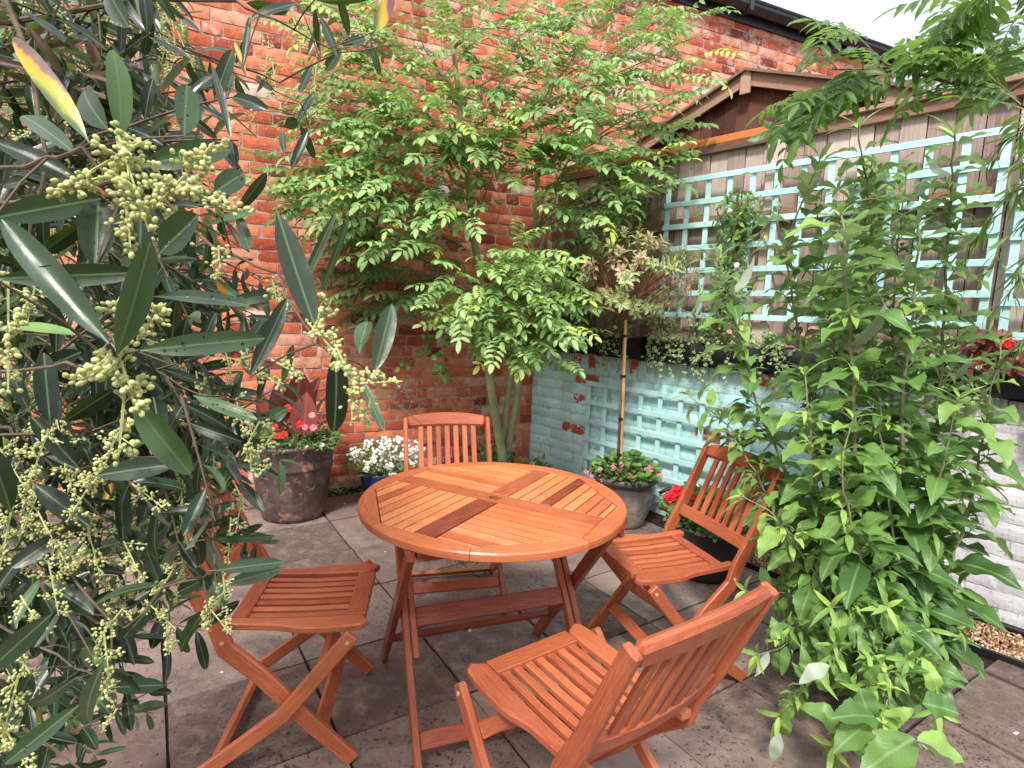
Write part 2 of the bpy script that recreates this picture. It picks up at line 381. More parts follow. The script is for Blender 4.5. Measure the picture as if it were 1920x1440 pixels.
m,_nt=new_mat('worn_duck_egg_paint'); t=NT(_nt); p=t.pos(); uv=t.uv(); c1=t.ramp(t.math('ADD',t.noise(9,p,4),t.math('MULTIPLY',t.attr(),.25)),[(.35,(.40,.70,.71)),(.75,(.56,.82,.82))]); w_=t.noise(18,t.mapv(uv,(1.5,14,1)),5,.7); c1=t.mix(t.math('MULTIPLY',t.ramp(w_,[(.6,0),(.68,1)]),.6),c1,(.33,.36,.33)); c1=t.mix(t.math('MULTIPLY',t.ramp(t.noise(5,p,5,.7),[(.55,0),(.75,1)]),.4),c1,(.34,.42,.34)); t.out(t.bsdf(c1,.6,t.bump(w_,.4,.002),.35)); m_trel=m
m_black=M_plain('black_plastic',(.012,.012,.014),.5,.4,8,.3,40,.4)
m_felt=M_plain('roofing_felt',(.26,.17,.13),.9,.3,12,.4,90,.2)
m_slate=M_plain('roof_slate',(.06,.063,.075),.7,.4,9,.5,60,.4)
m_gutter=M_plain('black_gutter_plastic',(.035,.035,.045),.4,.4,10,.2,40,.5)
m_pipe=M_plain('grey_downpipe',(.09,.09,.11),.45,.4,8,.2,30,.5)
m_cane=M_plain('bamboo_cane',(.62,.36,.17),.5,.4,10,.2,60,.4)
m_twig=M_plain('olive_twig',(.17,.125,.085),.8,.5,40,.4,150,.2)
m_ashbark=M_plain('pale_green_bark',(.40,.40,.22),.75,.35,12,.4,70,.25,c2=(.27,.29,.15))
m_ashtwig=M_plain('green_twig',(.25,.30,.10),.7,.4,40,.2,150,.3)
m_budstem=M_plain('felted_green_stem',(.30,.31,.17),.8,.35,25,.3,150,.2)
m_brownstem=M_plain('brown_stem',(.20,.13,.08),.8,.4,25,.3,150,.2)
# leaf materials
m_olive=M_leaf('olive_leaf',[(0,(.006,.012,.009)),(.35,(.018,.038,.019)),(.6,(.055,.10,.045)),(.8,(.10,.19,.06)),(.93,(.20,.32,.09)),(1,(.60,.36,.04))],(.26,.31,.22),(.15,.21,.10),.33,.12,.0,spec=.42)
m_oliveb=M_leaf('old_olive_leaf',[(0,(.16,.075,.05)),(.3,(.20,.09,.06)),(.45,(.62,.27,.02)),(.7,(.70,.40,.03)),(1,(.30,.40,.05))],(.5,.3,.08),(.35,.35,.1),.35,.2,.0,patch=(.20,.09,.07))
_nt=m_oliveb.node_tree; _t=NT(_nt); _u,_v,_=_t.sep(_t.uv()); _f=_t.math('ADD',_u,_t.math('MULTIPLY',_t.math('SUBTRACT',_t.noise(45,_t.pos(),4,.7),.5),.55))
_e=_t.math('MULTIPLY',_t.math('SUBTRACT',_v,.5),.8); _c=_t.ramp(_t.math('ADD',_f,_e),[(.08,(.10,.16,.05)),(.25,(.35,.36,.04)),(.42,(.75,.42,.02)),(.68,(.72,.33,.02)),(.8,(.20,.09,.07)),(1,(.15,.075,.065))])
for _n in _nt.nodes:
    if _n.bl_idname=='ShaderNodeBsdfPrincipled': _nt.links.new(_c,_n.inputs['Base Color'])
    if _n.bl_idname=='ShaderNodeBsdfTranslucent': _nt.links.new(_c,_n.inputs['Color'])
m_dry=M_leaf('dry_brown_leaf',[(0,(.07,.035,.028)),(1,(.22,.12,.09))],(.3,.2,.16),(.25,.15,.1),.6,.15,.0)
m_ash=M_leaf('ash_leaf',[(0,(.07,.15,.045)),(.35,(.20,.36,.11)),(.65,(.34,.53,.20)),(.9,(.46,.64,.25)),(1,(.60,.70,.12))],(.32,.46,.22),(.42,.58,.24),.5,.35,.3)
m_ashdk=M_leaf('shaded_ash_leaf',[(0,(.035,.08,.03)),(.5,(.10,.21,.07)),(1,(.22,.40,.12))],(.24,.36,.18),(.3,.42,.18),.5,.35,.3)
m_bud=M_leaf('buddleia_leaf',[(0,(.032,.085,.027)),(.35,(.085,.185,.05)),(.65,(.18,.33,.08)),(.88,(.34,.53,.11)),(1,(.50,.66,.16))],(.42,.50,.36),(.24,.40,.14),.42,.3,.5,patch=(.05,.11,.03))
m_pale=M_leaf('upturned_pale_leaf',[(0,(.26,.34,.22)),(1,(.46,.52,.42))],(.4,.46,.36),(.4,.5,.3),.7,.2,.5)
m_over=M_leaf('overhanging_leaf',[(0,(.018,.042,.014)),(.5,(.05,.12,.028)),(.8,(.13,.26,.05)),(1,(.26,.44,.08))],(.22,.34,.14),(.3,.45,.15),.4,.4,.3)
m_var=M_leaf('variegated_leaf',[(0,(.50,.20,.17)),(.35,(.24,.36,.12)),(.7,(.38,.54,.2)),(1,(.70,.34,.28))],(.5,.5,.35),(.35,.42,.2),.45,.3,.1,edge=(.74,.70,.44))
m_trail=M_leaf('trailing_leaf',[(0,(.10,.18,.06)),(.5,(.24,.38,.12)),(1,(.50,.60,.28))],(.5,.55,.35),(.5,.6,.35),.5,.35,.1,edge=(.66,.70,.46))
m_low=M_leaf('low_plant_leaf',[(0,(.035,.08,.02)),(.5,(.09,.2,.05)),(1,(.22,.4,.09))],(.25,.35,.18),(.3,.4,.18),.5,.3,.3)
m_clim=M_leaf('climber_leaf',[(0,(.02,.05,.015)),(.5,(.07,.17,.04)),(1,(.3,.48,.1))],(.25,.35,.18),(.3,.4,.18),.4,.3,.3)
m_canna=M_leaf('burgundy_leaf',[(0,(.07,.014,.016)),(.5,(.16,.03,.03)),(1,(.32,.08,.06))],(.25,.07,.06),(.35,.12,.1),.4,.15,.2)
def M_petal(name,c,c2=None,rough=.6):
    m,nt=new_mat(name); t=NT(nt); col=t.mix(t.attr(),c,c2 or tuple(min(1,x*1.3+.05) for x in c))
    a=t.bsdf(col,rough,None,.3); tr=t.n('BsdfTranslucent',Color=col).outputs[0]
    t.out(t.n('MixShader',i0=.3,i1=a,i2=tr).outputs[0]); return m
m_red=M_petal('red_petal',(.75,.01,.02),(.95,.06,.08)); m_pink=M_petal('pink_petal',(.80,.12,.25),(.95,.45,.5)); m_white=M_petal('white_petal',(.82,.82,.78),(.95,.95,.92))
m_budb=M_petal('flower_bud',(.46,.50,.17),(.84,.84,.46),.5)
m_drop,_nt=new_mat('water_drop'); _t=NT(_nt); _b=_t.n('BsdfPrincipled'); _t.set(_b,'Base Color',(.9,.95,.95)); _t.set(_b,'Roughness',.03); _t.set(_b,'Transmission Weight',1.); _t.set(_b,'IOR',1.33); _t.out(_b.outputs[0])
def M_rust():
    m,nt=new_mat('rust_glazed_pot'); t=NT(nt); p=t.obj()
    col=t.ramp(t.noise(7,p,5,.7),[(.3,(.035,.024,.024)),(.5,(.085,.055,.05)),(.7,(.17,.12,.12))])
    col=t.mix(t.ramp(t.noise(13,p,6,.75,.8),[(.53,0),(.66,1)]),col,(.42,.19,.13))
    t.out(t.bsdf(col,.5,t.bump(t.noise(40,p,5,.7),.6,.006),.5)); return m
m_rust=M_rust()
def M_grey():
    m,nt=new_mat('grey_stone_glaze'); t=NT(nt); p=t.obj(); z=t.sep(p)[2]
    f=t.math('ADD',t.noise(9,p,5,.7),t.math('MULTIPLY',t.math('SUBTRACT',.18,z),1.4))
    col=t.ramp(f,[(.35,(.10,.085,.08)),(.6,(.24,.21,.185)),(.85,(.52,.47,.38))])
    sp=t.noise(60,p,3); col=t.mix(t.math('MULTIPLY',t.ramp(sp,[(.55,0),(.65,1)]),.5),col,(.11,.095,.08))
    t.out(t.bsdf(col,.5,t.bump(t.noise(60,p,4),.4,.004),.5)); return m
m_greypot=M_grey()
m_bluepot=M_plain('blue_glaze',(.015,.04,.16),.15,.5,9,.1,30,.8)
m_darkpot=M_plain('dark_grey_pot',(.055,.05,.05),.7,.4,9,.4,50,.3)
m_rock=M_plain('brown_stone',(.18,.13,.10),.9,.5,9,.9,30,.2)
m_brass=M_plain('brass_bolt',(.6,.42,.2),.3,.2,30,.1,50,.8)
def M_gravel():
    m,nt=new_mat('pea_shingle'); t=NT(nt); col=t.ramp(t.attr(),[(0,(.16,.06,.025)),(.4,(.36,.18,.08)),(.75,(.5,.33,.2)),(1,(.62,.55,.47))]); t.out(t.bsdf(col,.5,None,.4)); return m
m_gravel=M_gravel()

# ------------------------------------------------------------------ ground
g=MB(); g.quad(V(-60,-40,-.03),V(60,-40,-.03),V(60,90,-.03),V(-60,90,-.03)); tag(g.build('ground',m_earth),kind='structure')
g=MB(); g.quad(V(-5,-1.5,-.012),V(3.2,-1.5,-.012),V(3.2,6.2,-.012),V(-5,6.2,-.012)); tag(g.build('paving_bed',m_joint),kind='structure')
ga=R(33); ea=V(math.cos(ga),math.sin(ga),0); eb=V(-math.sin(ga),math.cos(ga),0)
pv=MB()
def inside_yard(c,mB,mR):
    return (c-CN)@NB>mB and (c-CN)@NR>mR
for i in range(-8,10):
    for j in range(-6,11):
        u0,v0=i*.47,2.14+j*.47; c=ea*(u0+.235)+eb*(v0+.235)
        if not inside_yard(c,.02,.30) or c[1]<-1 or abs(c[0])>4: continue
        G=.0045; n=4; vs=[]; hz=random.uniform(-.003,.003); tn=random.random(); tx,ty=random.uniform(-.004,.004),random.uniform(-.004,.004)
        for a in range(n+1):
            for b in range(n+1):
                uu=a/n*2-1; vv=b/n*2-1; h=.235-G*(1+.5*random.random())
                q=c+ea*(uu*h+ (random.uniform(-.002,.002)))+eb*(vv*h+random.uniform(-.002,.002)); q[2]=hz+uu*tx+vv*ty-.002*(abs(uu)==1 or abs(vv)==1); vs.append(q)
        f=[(a*(n+1)+b,(a+1)*(n+1)+b,(a+1)*(n+1)+b+1,a*(n+1)+b+1) for a in range(n) for b in range(n)]
        # skirts
        bd=[a*(n+1) for a in range(n+1)]+[n*(n+1)+b for b in range(1,n+1)]+[a*(n+1)+n for a in range(n-1,-1,-1)]+[b for b in range(n-1,0,-1)]
        k=len(vs); 
        for q in bd: p=vs[q].copy(); p[2]=-.02; vs.append(p)
        m_=len(bd)
        f+=[(bd[q],k+q,k+(q+1)%m_,bd[(q+1)%m_]) for q in range(m_)]
        pv.add(vs,f,None,tn)
tag(pv.build('patio_paving',m_pave),kind='structure')
# gravel strip along painted wall
gb=Beads(1)
for k in range(6500):
    t=rs.uniform(1.75,3.7); o=rs.uniform(.03,.34); p=wR(t,0,o); gb.add(p+V(0,0,rs.uniform(-.006,.006)),rs.uniform(.004,.009),rv(),rs.uniform(.5,1.2),rs.uniform(0,1))
tag(gb.build('gravel',m_gravel),kind='stuff')
e=MB(); e.sweep([wR(1.6,.005,.36),wR(4.3,.005,.36)],V(0,0,1),.05,.012,.3)
tag(e.build('gravel_edging',m_black),'thin black edging strip between the paving and the gravel','edging')
e=MB(); e.tube([wR(t,.022+.01*math.sin(t*3),.035+.01*math.sin(t*5)) for t in np.linspace(1.9,4.4,30)],.016,8)
tag(e.build('garden_pipe',m_black,None,True),'black pipe lying at the foot of the white painted wall','pipe')
# ------------------------------------------------------------------ brick walls
def brick_face(mb,Pf,t0,t1,z0,z1,bond='eng',bl=.236,bh=.083,joint=.012,proud=.007,wob=.003,tone=None,flem=True):
    nrow=int(round((z1-z0)/bh))
    for r in range(nrow):
        z=z0+r*bh; header=(r%(5 if Pf is wB else 6)==2) if flem else False
        L=bl/2 if header else bl
        t=t0-random.random()*.02-(L/2 if r%2 else 0)+rs.uniform(-.02,.02)
        while t<t1:
            l=L*(1+rs.uniform(-.03,.03)); a=max(t,t0); b=min(t+l-joint,t1); t+=l
            if b-a<.03: continue
            tn=tone(r,nrow,a,b,z) if tone else random.random()
            za=z+joint*.5+rs.uniform(-.002,.002); zb=z+bh-joint*.5+rs.uniform(-.002,.002)
            pr=proud+rs.uniform(-.002,.003); nx=5; ny=3; vs=[];uv=[]
            for i in range(nx+1):
                for j in range(ny+1):
                    u=i/nx; v=j/ny; tt=a+(b-a)*u; zz=za+(zb-za)*v
                    edge=(i in(0,nx))+(j in(0,ny)); o=pr-(.003*edge)+rs.uniform(-.0008,.0008)
                    tt+=rs.uniform(-wob,wob)*.8; zz+=rs.uniform(-wob,wob)*.7
                    vs.append(Pf(tt,zz,o)); uv.append((tt,zz))
            f=[(i*(ny+1)+j,(i+1)*(ny+1)+j,(i+1)*(ny+1)+j+1,i*(ny+1)+j+1) for i in range(nx) for j in range(ny)]
            bd=[i*(ny+1) for i in range(nx+1)]+[nx*(ny+1)+j for j in range(1,ny+1)]+[i*(ny+1)+ny for i in range(nx-1,-1,-1)]+[j for j in range(ny-1,0,-1)]
            k=len(vs)
            for q in bd:
                tt,zz=uv[q]; vs.append(Pf(tt,zz,-.012)); uv.append((tt,zz))
            m_=len(bd); f+=[(bd[q],k+q,k+(q+1)%m_,bd[(q+1)%m_]) for q in range(m_)]
            mb.add(vs,f,uv,tn)
def slab_wall(mb,Pf,t0,t1,z0,z1,o0,o1):
    P=[Pf(t0,z0,o1),Pf(t1,z0,o1),Pf(t1,z1,o1),Pf(t0,z1,o1),Pf(t0,z0,o0),Pf(t1,z0,o0),Pf(t1,z1,o0),Pf(t0,z1,o0)]
    mb.add(P,[(0,1,2,3),(5,4,7,6),(3,2,6,7),(1,5,6,2),(4,0,3,7),(4,5,1,0)],[(t0,z0),(t1,z0),(t1,z1),(t0,z1)]*2,.5)
house=wempty('brick_house',wB(0,0,-.3),'old orange brick house side wall with black gutter and slate roof edge','house')
bk=MB()
def tn_b(r,nr,a,b,z):
    x=random.random()
    if x<.035: return rs.uniform(.955,1)
    if x<.14: return rs.uniform(.0,.16)
    return rs.uniform(.15,.95)
brick_face(bk,wB,-5.2,4.3,0,4.12,tone=tn_b)
bk.build('wall',m_brick,house)
mo=MB(); slab_wall(mo,wB,-5.2,4.3,-.02,4.14,-.3,.0); 
mo.build('mortar_bed',m_mortar,house)
# gutter: half round, fascia, roof
gu=MB()
prof=[(math.cos(a)*.062,math.sin(a)*.062) for a in np.linspace(math.pi,2*math.pi,9)]
vs=[];f=[]
ts=np.linspace(-5.2,4.35,12)
for t in ts:
    for (x,y) in prof: vs.append(wB(t,4.245+y,.09+x))
    for (x,y) in prof[::-1]: vs.append(wB(t,4.247+y*.9,.09+x*.9))
k=len(prof)*2
for i in range(len(ts)-1):
    for j in range(k): f.append((i*k+j,i*k+(j+1)%k,(i+1)*k+(j+1)%k,(i+1)*k+j))
gu.add(vs,f)
for t in (-1.0,.0,1.0,2.0,3.0): gu.sweep([wB(t-.02,4.235,.09),wB(t+.02,4.235,.09)],NB,.145,.13,.6)
gu.build('gutter',m_gutter,house)
fa=MB(); fa.sweep([wB(-5.2,4.20,.012),wB(4.36,4.20,.012)],V(0,0,1),.15,.03,.4); fa.build('fascia_board',m_gutter,house)
rf=MB()
for r in range(8):
    t=-5.2
    while t<4.4:
        l=.25; y0=.13-r*.2; z0=4.285+r*.105
        P=[wB(t+.003,z0,y0),wB(t+l-.003,z0,y0),wB(t+l-.003,z0+.19,y0-.33),wB(t+.003,z0+.19,y0-.33)]
        P2=[p+V(0,0,.009) for p in P]; rf.add(P+P2,[(0,3,2,1),(4,5,6,7),(0,1,5,4),(1,2,6,5),(2,3,7,6),(3,0,4,7)],None,random.random()); t+=l
rf.build('roof',m_slate,house)
dp=MB(); dp.tube([wB(-2.755,0,.06),wB(-2.755,4.2,.06)],.036,14)
for z in (.6,1.9,3.1): dp.tube([wB(-2.755,z-.03,.06),wB(-2.755,z+.03,.06)],.043,14)
dp.build('downpipe',m_pipe,house,True)
# painted garden wall
gw=wempty('garden_wall',wR(0,0,-.1),'low brick wall painted pale blue then white, paint flaking','garden wall')
pb=MB()
def tn_p(r,nr,a,b,z):
    x=random.random()
    if z>.93: return .8 if x<.22 else (.62 if x<.5 else .4)
    if x<.03: return .84
    if x<.12: return .6
    return rs.uniform(.12,.48)
brick_face(pb,wR,.0,4.6,0,.955,bl=.245,proud=.005,joint=.009,wob=.006,tone=tn_p)
# header-on-edge coping course
t=0.
while t<4.6:
    l=.078; tn=tn_p(0,0,0,0,1.)
    pb.add(*(lambda a,b,z0,z1,o:( [wR(a,z0,o-.24),wR(b,z0,o-.24),wR(b,z1,o-.24),wR(a,z1,o-.24),wR(a,z0,o),wR(b,z0,o),wR(b,z1,o),wR(a,z1,o)],
        [(4,5,6,7),(3,7,6,2),(1,2,6,5),(0,4,7,3),(4,0,1,5)],[(a,z0),(b,z0),(b,z1),(a,z1)]*2))(t+.003,t+l-.003,.957+rs.uniform(-.003,.003),1.068+rs.uniform(-.006,.004),.006+rs.uniform(-.004,.004)),tone=tn)
    t+=l
pb.build('brickwork',m_paint,gw)
mo=MB(); slab_wall(mo,wR,-.02,4.6,-.02,1.05,-.22,0.0); mo.t=[0.]*len(mo.t); mo.build('mortar_bed',m_paint,gw)
# hanging wisps of dry growth on the coping: small part
# ------------------------------------------------------------------ fence
fe=wempty('wooden_fence',wR(1.5,0,-.1),'weathered close-board timber fence rising above the painted wall','fence')
fb=MB(); fk=MB(); t=.10
while t<4.9:
    w=.118; zt=2.43; o=-.077+(.008 if int(t/.116)%2 else 0)+rs.uniform(-.002,.002)
    z0=1.06
    fb.sweep([wR(t+w/2,z0,o),wR(t+w/2+rs.uniform(-.002,.002),zt+rs.uniform(-.004,.004),o)],DR,w-.006,.016,rs.uniform(.05,1.),.002); fk.sweep([wR(t,z0,-.098),wR(t,zt,-.098)],DR,.05,.012,.05) 
    # featheredge lap
    t+=w-.002
fb.build('board_panel',m_fence,fe); fk.build('gap_dark_strip',m_shed,fe)  # dark strips added behind the board gaps to stop light and darken them
for z,tn in ((2.0,.45),(1.2,.3)):
    m=MB(); m.sweep([wR(.12,z,-.045),wR(4.9,z,-.045)],V(0,0,1),.075,.045,tn); m.build('rail',m_rail,fe)
m=MB(); m.sweep([wR(1.9,2.455,-.055),wR(4.95,2.455,-.055)],V(0,0,1),.06,.05,.45); m.sweep([wR(1.9,2.497,-.055),wR(4.95,2.497,-.055)],NR,.10,.022,.75); m.build('capping',m_rail,fe)
m=MB(); m.sweep([wR(.15,2.455,-.055),wR(1.9,2.455,-.055)],V(0,0,1),.05,.05,.2); m.build('capping',m_rail,fe)
m=MB(); m.sweep([wR(.15,2.503,-.055),wR(1.9,2.503,-.055)],V(0,0,1),.045,.05,.55); m.build('capping',m_newrail,fe)
for t in (1.93,3.75):
    m=MB(); m.sweep([wR(t,0,-.06),wR(t,2.44,-.06)],DR,.10,.075,.85); m.build('post',m_fence,fe)
m=MB(); m.sweep([wR(.29,1.05,.0),wR(.29,2.4,.0)],DR,.095,.075,.5); 
po=m.build('fence_post',m_rail); tag(po,'square timber post standing at the brick corner end of the fence','post')
# ------------------------------------------------------------------ trellises
def lattice(name,cols,rows,o,label,nc,nr_,lw,skew=0,mat=m_trel):
    (t0,t1),(z0,z1)=cols,rows; root=wempty(name,wR((t0+t1)/2,z0,o),label,'trellis','painted trellis panels')
    a=MB(); 
    for i in range(nc):
        t=t0+(t1-t0)*i/(nc-1); dz=rs.uniform(-.004,.004); a.sweep([wR(t,z0-.005+dz,o),wR(t+skew,z1+.005+dz,o)],DR,lw,.013,rs.uniform(.2,.9),.0015)
    a.build('upright_slats',mat,root)
    b=MB()
    for j in range(nr_):
        z=z0+(z1-z0)*(j)/(nr_-1); s=skew*(j)/(nr_-1)
        b.sweep([wR(t0-.02+s,z+rs.uniform(-.002,.002),o+.0135),wR(t1+.02+s,z+rs.uniform(-.002,.002),o+.0135)],V(0,0,1),lw,.013,rs.uniform(.2,.9),.0015)
    b.build('cross_slats',mat,root); return root
lattice('trellis',(1.24,2.98),(1.40,2.27),.0,'pale blue square trellis fixed on the timber fence',13,7,.034)
lattice('trellis',(.67,1.95),(.12,.85),.035,'pale blue trellis leaning low on the blue painted wall',9,6,.034)
lattice('trellis',(3.06,4.4),(1.36,2.24),.0,'pale blue trellis at far right fence end behind the buddleia',10,7,.034)
# ------------------------------------------------------------------ shed beyond the fence
sh=wempty('garden_shed',wR(1.25,0,-1.2),'brown shed gable with barge boards peeping over the fence','shed')
def wS(t,z): return wR(t,z,-1.0)
m=MB(); 
for k in range(20):
    t=.35+k*.1
    zt=3.20-abs(t+.05-1.25)*.33
    m.sweep([wS(t+.05,1.0),wS(t+.05,zt)],DR,.098,.02,rs.uniform(.2,.8))
m.build('gable_wall',m_shed,sh)
for sgn,ln in ((-1,.95),(1,1.1)):
    m=MB(); m.sweep([wR(1.25,3.20,-.93),wR(1.25+sgn*ln,3.20-ln*.36,-.93)],V(0,0,1),.10,.022,.75); m.build('barge_board',m_rail,sh)
m=MB(); m.sweep([wR(1.25,3.26,-.91),wR(1.25,3.08,-.91)],DR,.08,.02,.9); m.build('finial',m_rail,sh)
for sgn,ln in ((-1,1.0),(1,1.15)):
    m=MB(); a,b=wR(1.25,3.265,-.88),wR(1.25+sgn*ln,3.265-ln*.36,-.88); c,d=wR(1.25+sgn*ln,3.265-ln*.36,-3.0),wR(1.25,3.265,-3.0)
    P=[a,b,c,d]; m.add([p for p in P]+[p-V(0,0,.02) for p in P],[(0,1,2,3),(7,6,5,4),(0,4,5,1),(1,5,6,2),(2,6,7,3),(3,7,4,0)]); m.build('roof',m_felt,sh)
o2=wempty('outbuilding',wR(2.0,0,-3.4),'tan felt roof of a further outbuilding behind the shed','outbuilding')
m=MB(); 
for k in range(13): m.sweep([wR(.4+k*.1,1.5,-3.3),wR(.4+k*.1,3.72,-3.3)],DR,.098,.02,rs.uniform(.3,.8))
m.build('wall',m_shed,o2)
m=MB(); P=[wR(.3,3.68,-3.1),wR(1.68,3.68,-3.1),wR(1.68,4.06,-4.3),wR(.3,4.06,-4.3)]
m.add(P+[p-V(0,0,.05) for p in P],[(0,1,2,3),(7,6,5,4),(0,4,5,1),(1,5,6,2),(2,6,7,3),(3,7,4,0)]); m.build('roof',m_felt,o2)

# ------------------------------------------------------------------ folding chairs
X,Y,Z=V(1,0,0),V(0,1,0),V(0,0,1)
def make_chair(label,loc,rz,dup=None):
    root=empty('folding_chair',loc,rz); tag(root,label,'chair','folding slatted chairs round the table')
    if dup:
        for ch in dup.children:
            c=ch.copy(); COL.objects.link(c); c.parent=root
            for g_ in ch.children: d=g_.copy(); COL.objects.link(d); d.parent=c
        return root
    hw=.2025; hs=.446; zc=hs-.011
    s=MB()
    for sx in (-1,1):  # side rails, wide at the front, waisted at the back
        ys=[-.235,-.2,-.12,-.06,-.03,.0,.03,.08,.15,.185,.199]; wd=[.034,.035,.036,.039,.046,.056,.062,.064,.064,.060,.045]
        inner=hw-.058
        pts=[V(sx*(inner+w/2-.0),y,zc+( .006*(abs(y)/.2)**2)) for y,w in zip(ys,wd)]
        s.sweep(pts,X,wd,.022,.52+.06*sx,.004)
    s.sweep([V(-hw+.062,.168,zc+.003),V(hw-.062,.168,zc+.003)],Y,.058,.021,.5,.002)
    s.sweep([V(-hw+.062,-.178,zc+.003),V(hw-.062,-.178,zc+.003)],Y,.046,.021,.44,.002)
    se=s.build('seat',m_wood,root)
    for i in range(7):
        x=(i-3)*.0385; q=MB(); q.sweep([V(x,-.158,zc-.002),V(x,0,zc-.006),V(x,.142,zc-.002)],X,.0235,.016,.55+rs.uniform(-.16,.22),.002); q.build('seat_slat',m_wood,se)
    ky,kz=-.207,.43; ty,tz=-.378,.822; fy=.17
    up=nz(V(0,ty-ky,tz-kz)); 
    for sx in (-1,1):
        m=MB(); x=sx*(hw+.0125)
        ft=V(x,fy,.0); kk=V(x,ky,kz)
        m.sweep([ft+V(0,0,.012),ft*.66+kk*.34,ft*.3+kk*.7+V(0,.004,0),kk+V(0,.016,-.035),kk+V(0,-.004,.03),kk+up*.16,V(x,ty,tz)],nz(V(0,1,.35)),[.047,.05,.052,.054,.052,.046,.038],.021,.47+.05*sx,.004)
        m.build('leg',m_wood,root)
        m=MB(); x=sx*(hw+.0355)
        m.sweep([V(x,.172,.437),V(x,.158,.42),V(x,-.03,.19),V(x,-.268,.012)],nz(V(0,1,-.9)),[.040,.044,.045,.042],.021,.53+.05*sx,.004); m.build('leg',m_wood,root)
        b=MB(); b.tube([V(sx*(hw+.046),.158,.418),V(sx*(hw+.0495),.158,.418)],.006,10); b.tube([V(sx*(hw+.023),ky+.01,kz-.012),V(sx*(hw+.0265),ky+.01,kz-.012)],.006,10); b.build('bolt',m_brass,root)
    def lp(z): u=z/kz; return V(0,fy+(ky-fy)*u,z)
    def sp(z): u=z/.42; return V(0,-.268+(.158+.268)*u,z)
    for P,hx,z,w in ((lp(.115),hw,.115,.046),(sp(.35),hw+.024,.35,.04),(sp(.035),hw+.024,.03,.04)):
        m=MB(); tdir=nz(lp(.3)-lp(.1)) if hx==hw else nz(sp(.3)-sp(.1)); m.sweep([P-X*hx,P+X*hx],tdir,w,.018,.5,.002); m.build('crossbar',m_wood,root)
    # backrest
    b0=V(0,ky,kz); nb=np.cross(up,X)
    def bp(x,h,o=0): return b0+X*x+up*h+nb*o
    Lb=np.linalg.norm(V(0,ty-ky,tz-kz))
    tr=MB(); xs=np.linspace(-hw,hw,11)
    tr.sweep([bp(x,Lb-.022+.018*(1-(x/hw)**2),-.0+.018*(1-(x/hw)**2)*-1) for x in xs],up,[.058+.016*(1-(x/hw)**2) for x in xs],.029,.42,.010)
    bk_=tr.build('backrest',m_wood,root)
    lr=MB(); lr.sweep([bp(x,.118,-.018*(1-(x/hw)**2)) for x in np.linspace(-hw,hw,7)],up,.05,.02,.5,.003); lr.build('back_rail',m_wood,bk_)
    for i in range(7):
        x=(i-3)*.046; o=-.018*(1-(x/hw)**2); q=MB(); q.sweep([bp(x,.12,o),bp(x,Lb-.04,o)],X,.026,.013,.5+rs.uniform(-.12,.15),.002); q.build('back_slat',m_wood,bk_)
    return root
cN=make_chair('folding chair nearest the viewer, its slatted backrest turned away from the table',(.185,1.347,0),R(35.3))
cL=make_chair('folding chair left of the table, its backrest behind olive leaves',(-.643,1.758,0),R(-82.5),cN)
cB=make_chair('folding chair at the far side of the table against the brick wall',(-.242,2.552,0),R(194.3),cN)
cRr=make_chair('folding chair right of the table, half behind the buddleia',(.608,2.171,0),R(108.7),cN)
# ------------------------------------------------------------------ table
TC=V(-.05,1.89,0); ZT=.752
tb=wempty('round_table',TC,'round folding hardwood garden table with pinwheel slatted top','table')
a0=R(-28.5); ex=V(math.cos(a0),math.sin(a0),0); ey=V(-math.sin(a0),math.cos(a0),0)
RO=.4545; RI=.424   # octagon vertex radius
rim=MB()
for k in range(8):
    a1=a0+R(22.5+45*k); a2=a1+R(45); gap=.0008/RO; n=10
    ins=[]; 
    vs=[]; uv=[]
    for i in range(n+1):
        a=a1+gap+(a2-a1-2*gap)*i/n; u=i/n
        pi=(V(math.cos(a1+gap*1.2),math.sin(a1+gap*1.2),0)*(1-u)+V(math.cos(a2-gap*1.2),math.sin(a2-gap*1.2),0)*u)*RI
        po_=V(math.cos(a),math.sin(a),0)
        for (p,z) in ((pi,ZT-.002),(pi+po_*.002,ZT),(po_*(RO-.004),ZT),(po_*RO,ZT-.005),(po_*(RO+.0005),ZT-.014),(po_*RO,ZT-.024),(po_*(RO-.006),ZT-.028),(pi,ZT-.028)):
            q=TC+V(p[0],p[1],z); vs.append(q); uv.append((u*.34+k*3.1,np.linalg.norm(p)+z*2))
    f=[(i*8+j,(i+1)*8+j,(i+1)*8+(j+1)%8,i*8+(j+1)%8) for i in range(n) for j in range(8)]+[tuple(range(8)),tuple(n*8+j for j in range(7,-1,-1))]
    f=[tuple(reversed(q)) for q in f]
    rim.add(vs,f,uv,.47+rs.uniform(-.07,.12))
rim.build('rim',m_top,tb)
ap=RI*math.cos(R(22.5))-.0025
def octclip(poly):
    for k in range(8):
        a=a0+R(45*k)-a0; nx_,ny_=math.cos(a),math.sin(a); out=[]
        for i in range(len(poly)):
            p,q=poly[i],poly[(i+1)%len(poly)]; dp_=p[0]*nx_+p[1]*ny_-ap; dq=q[0]*nx_+q[1]*ny_-ap
            if dp_<=0: out.append(p)
            if dp_*dq<0: s=dp_/(dp_-dq); out.append((p[0]+(q[0]-p[0])*s,p[1]+(q[1]-p[1])*s))
        poly=out
        if len(poly)<3: return []
    return poly
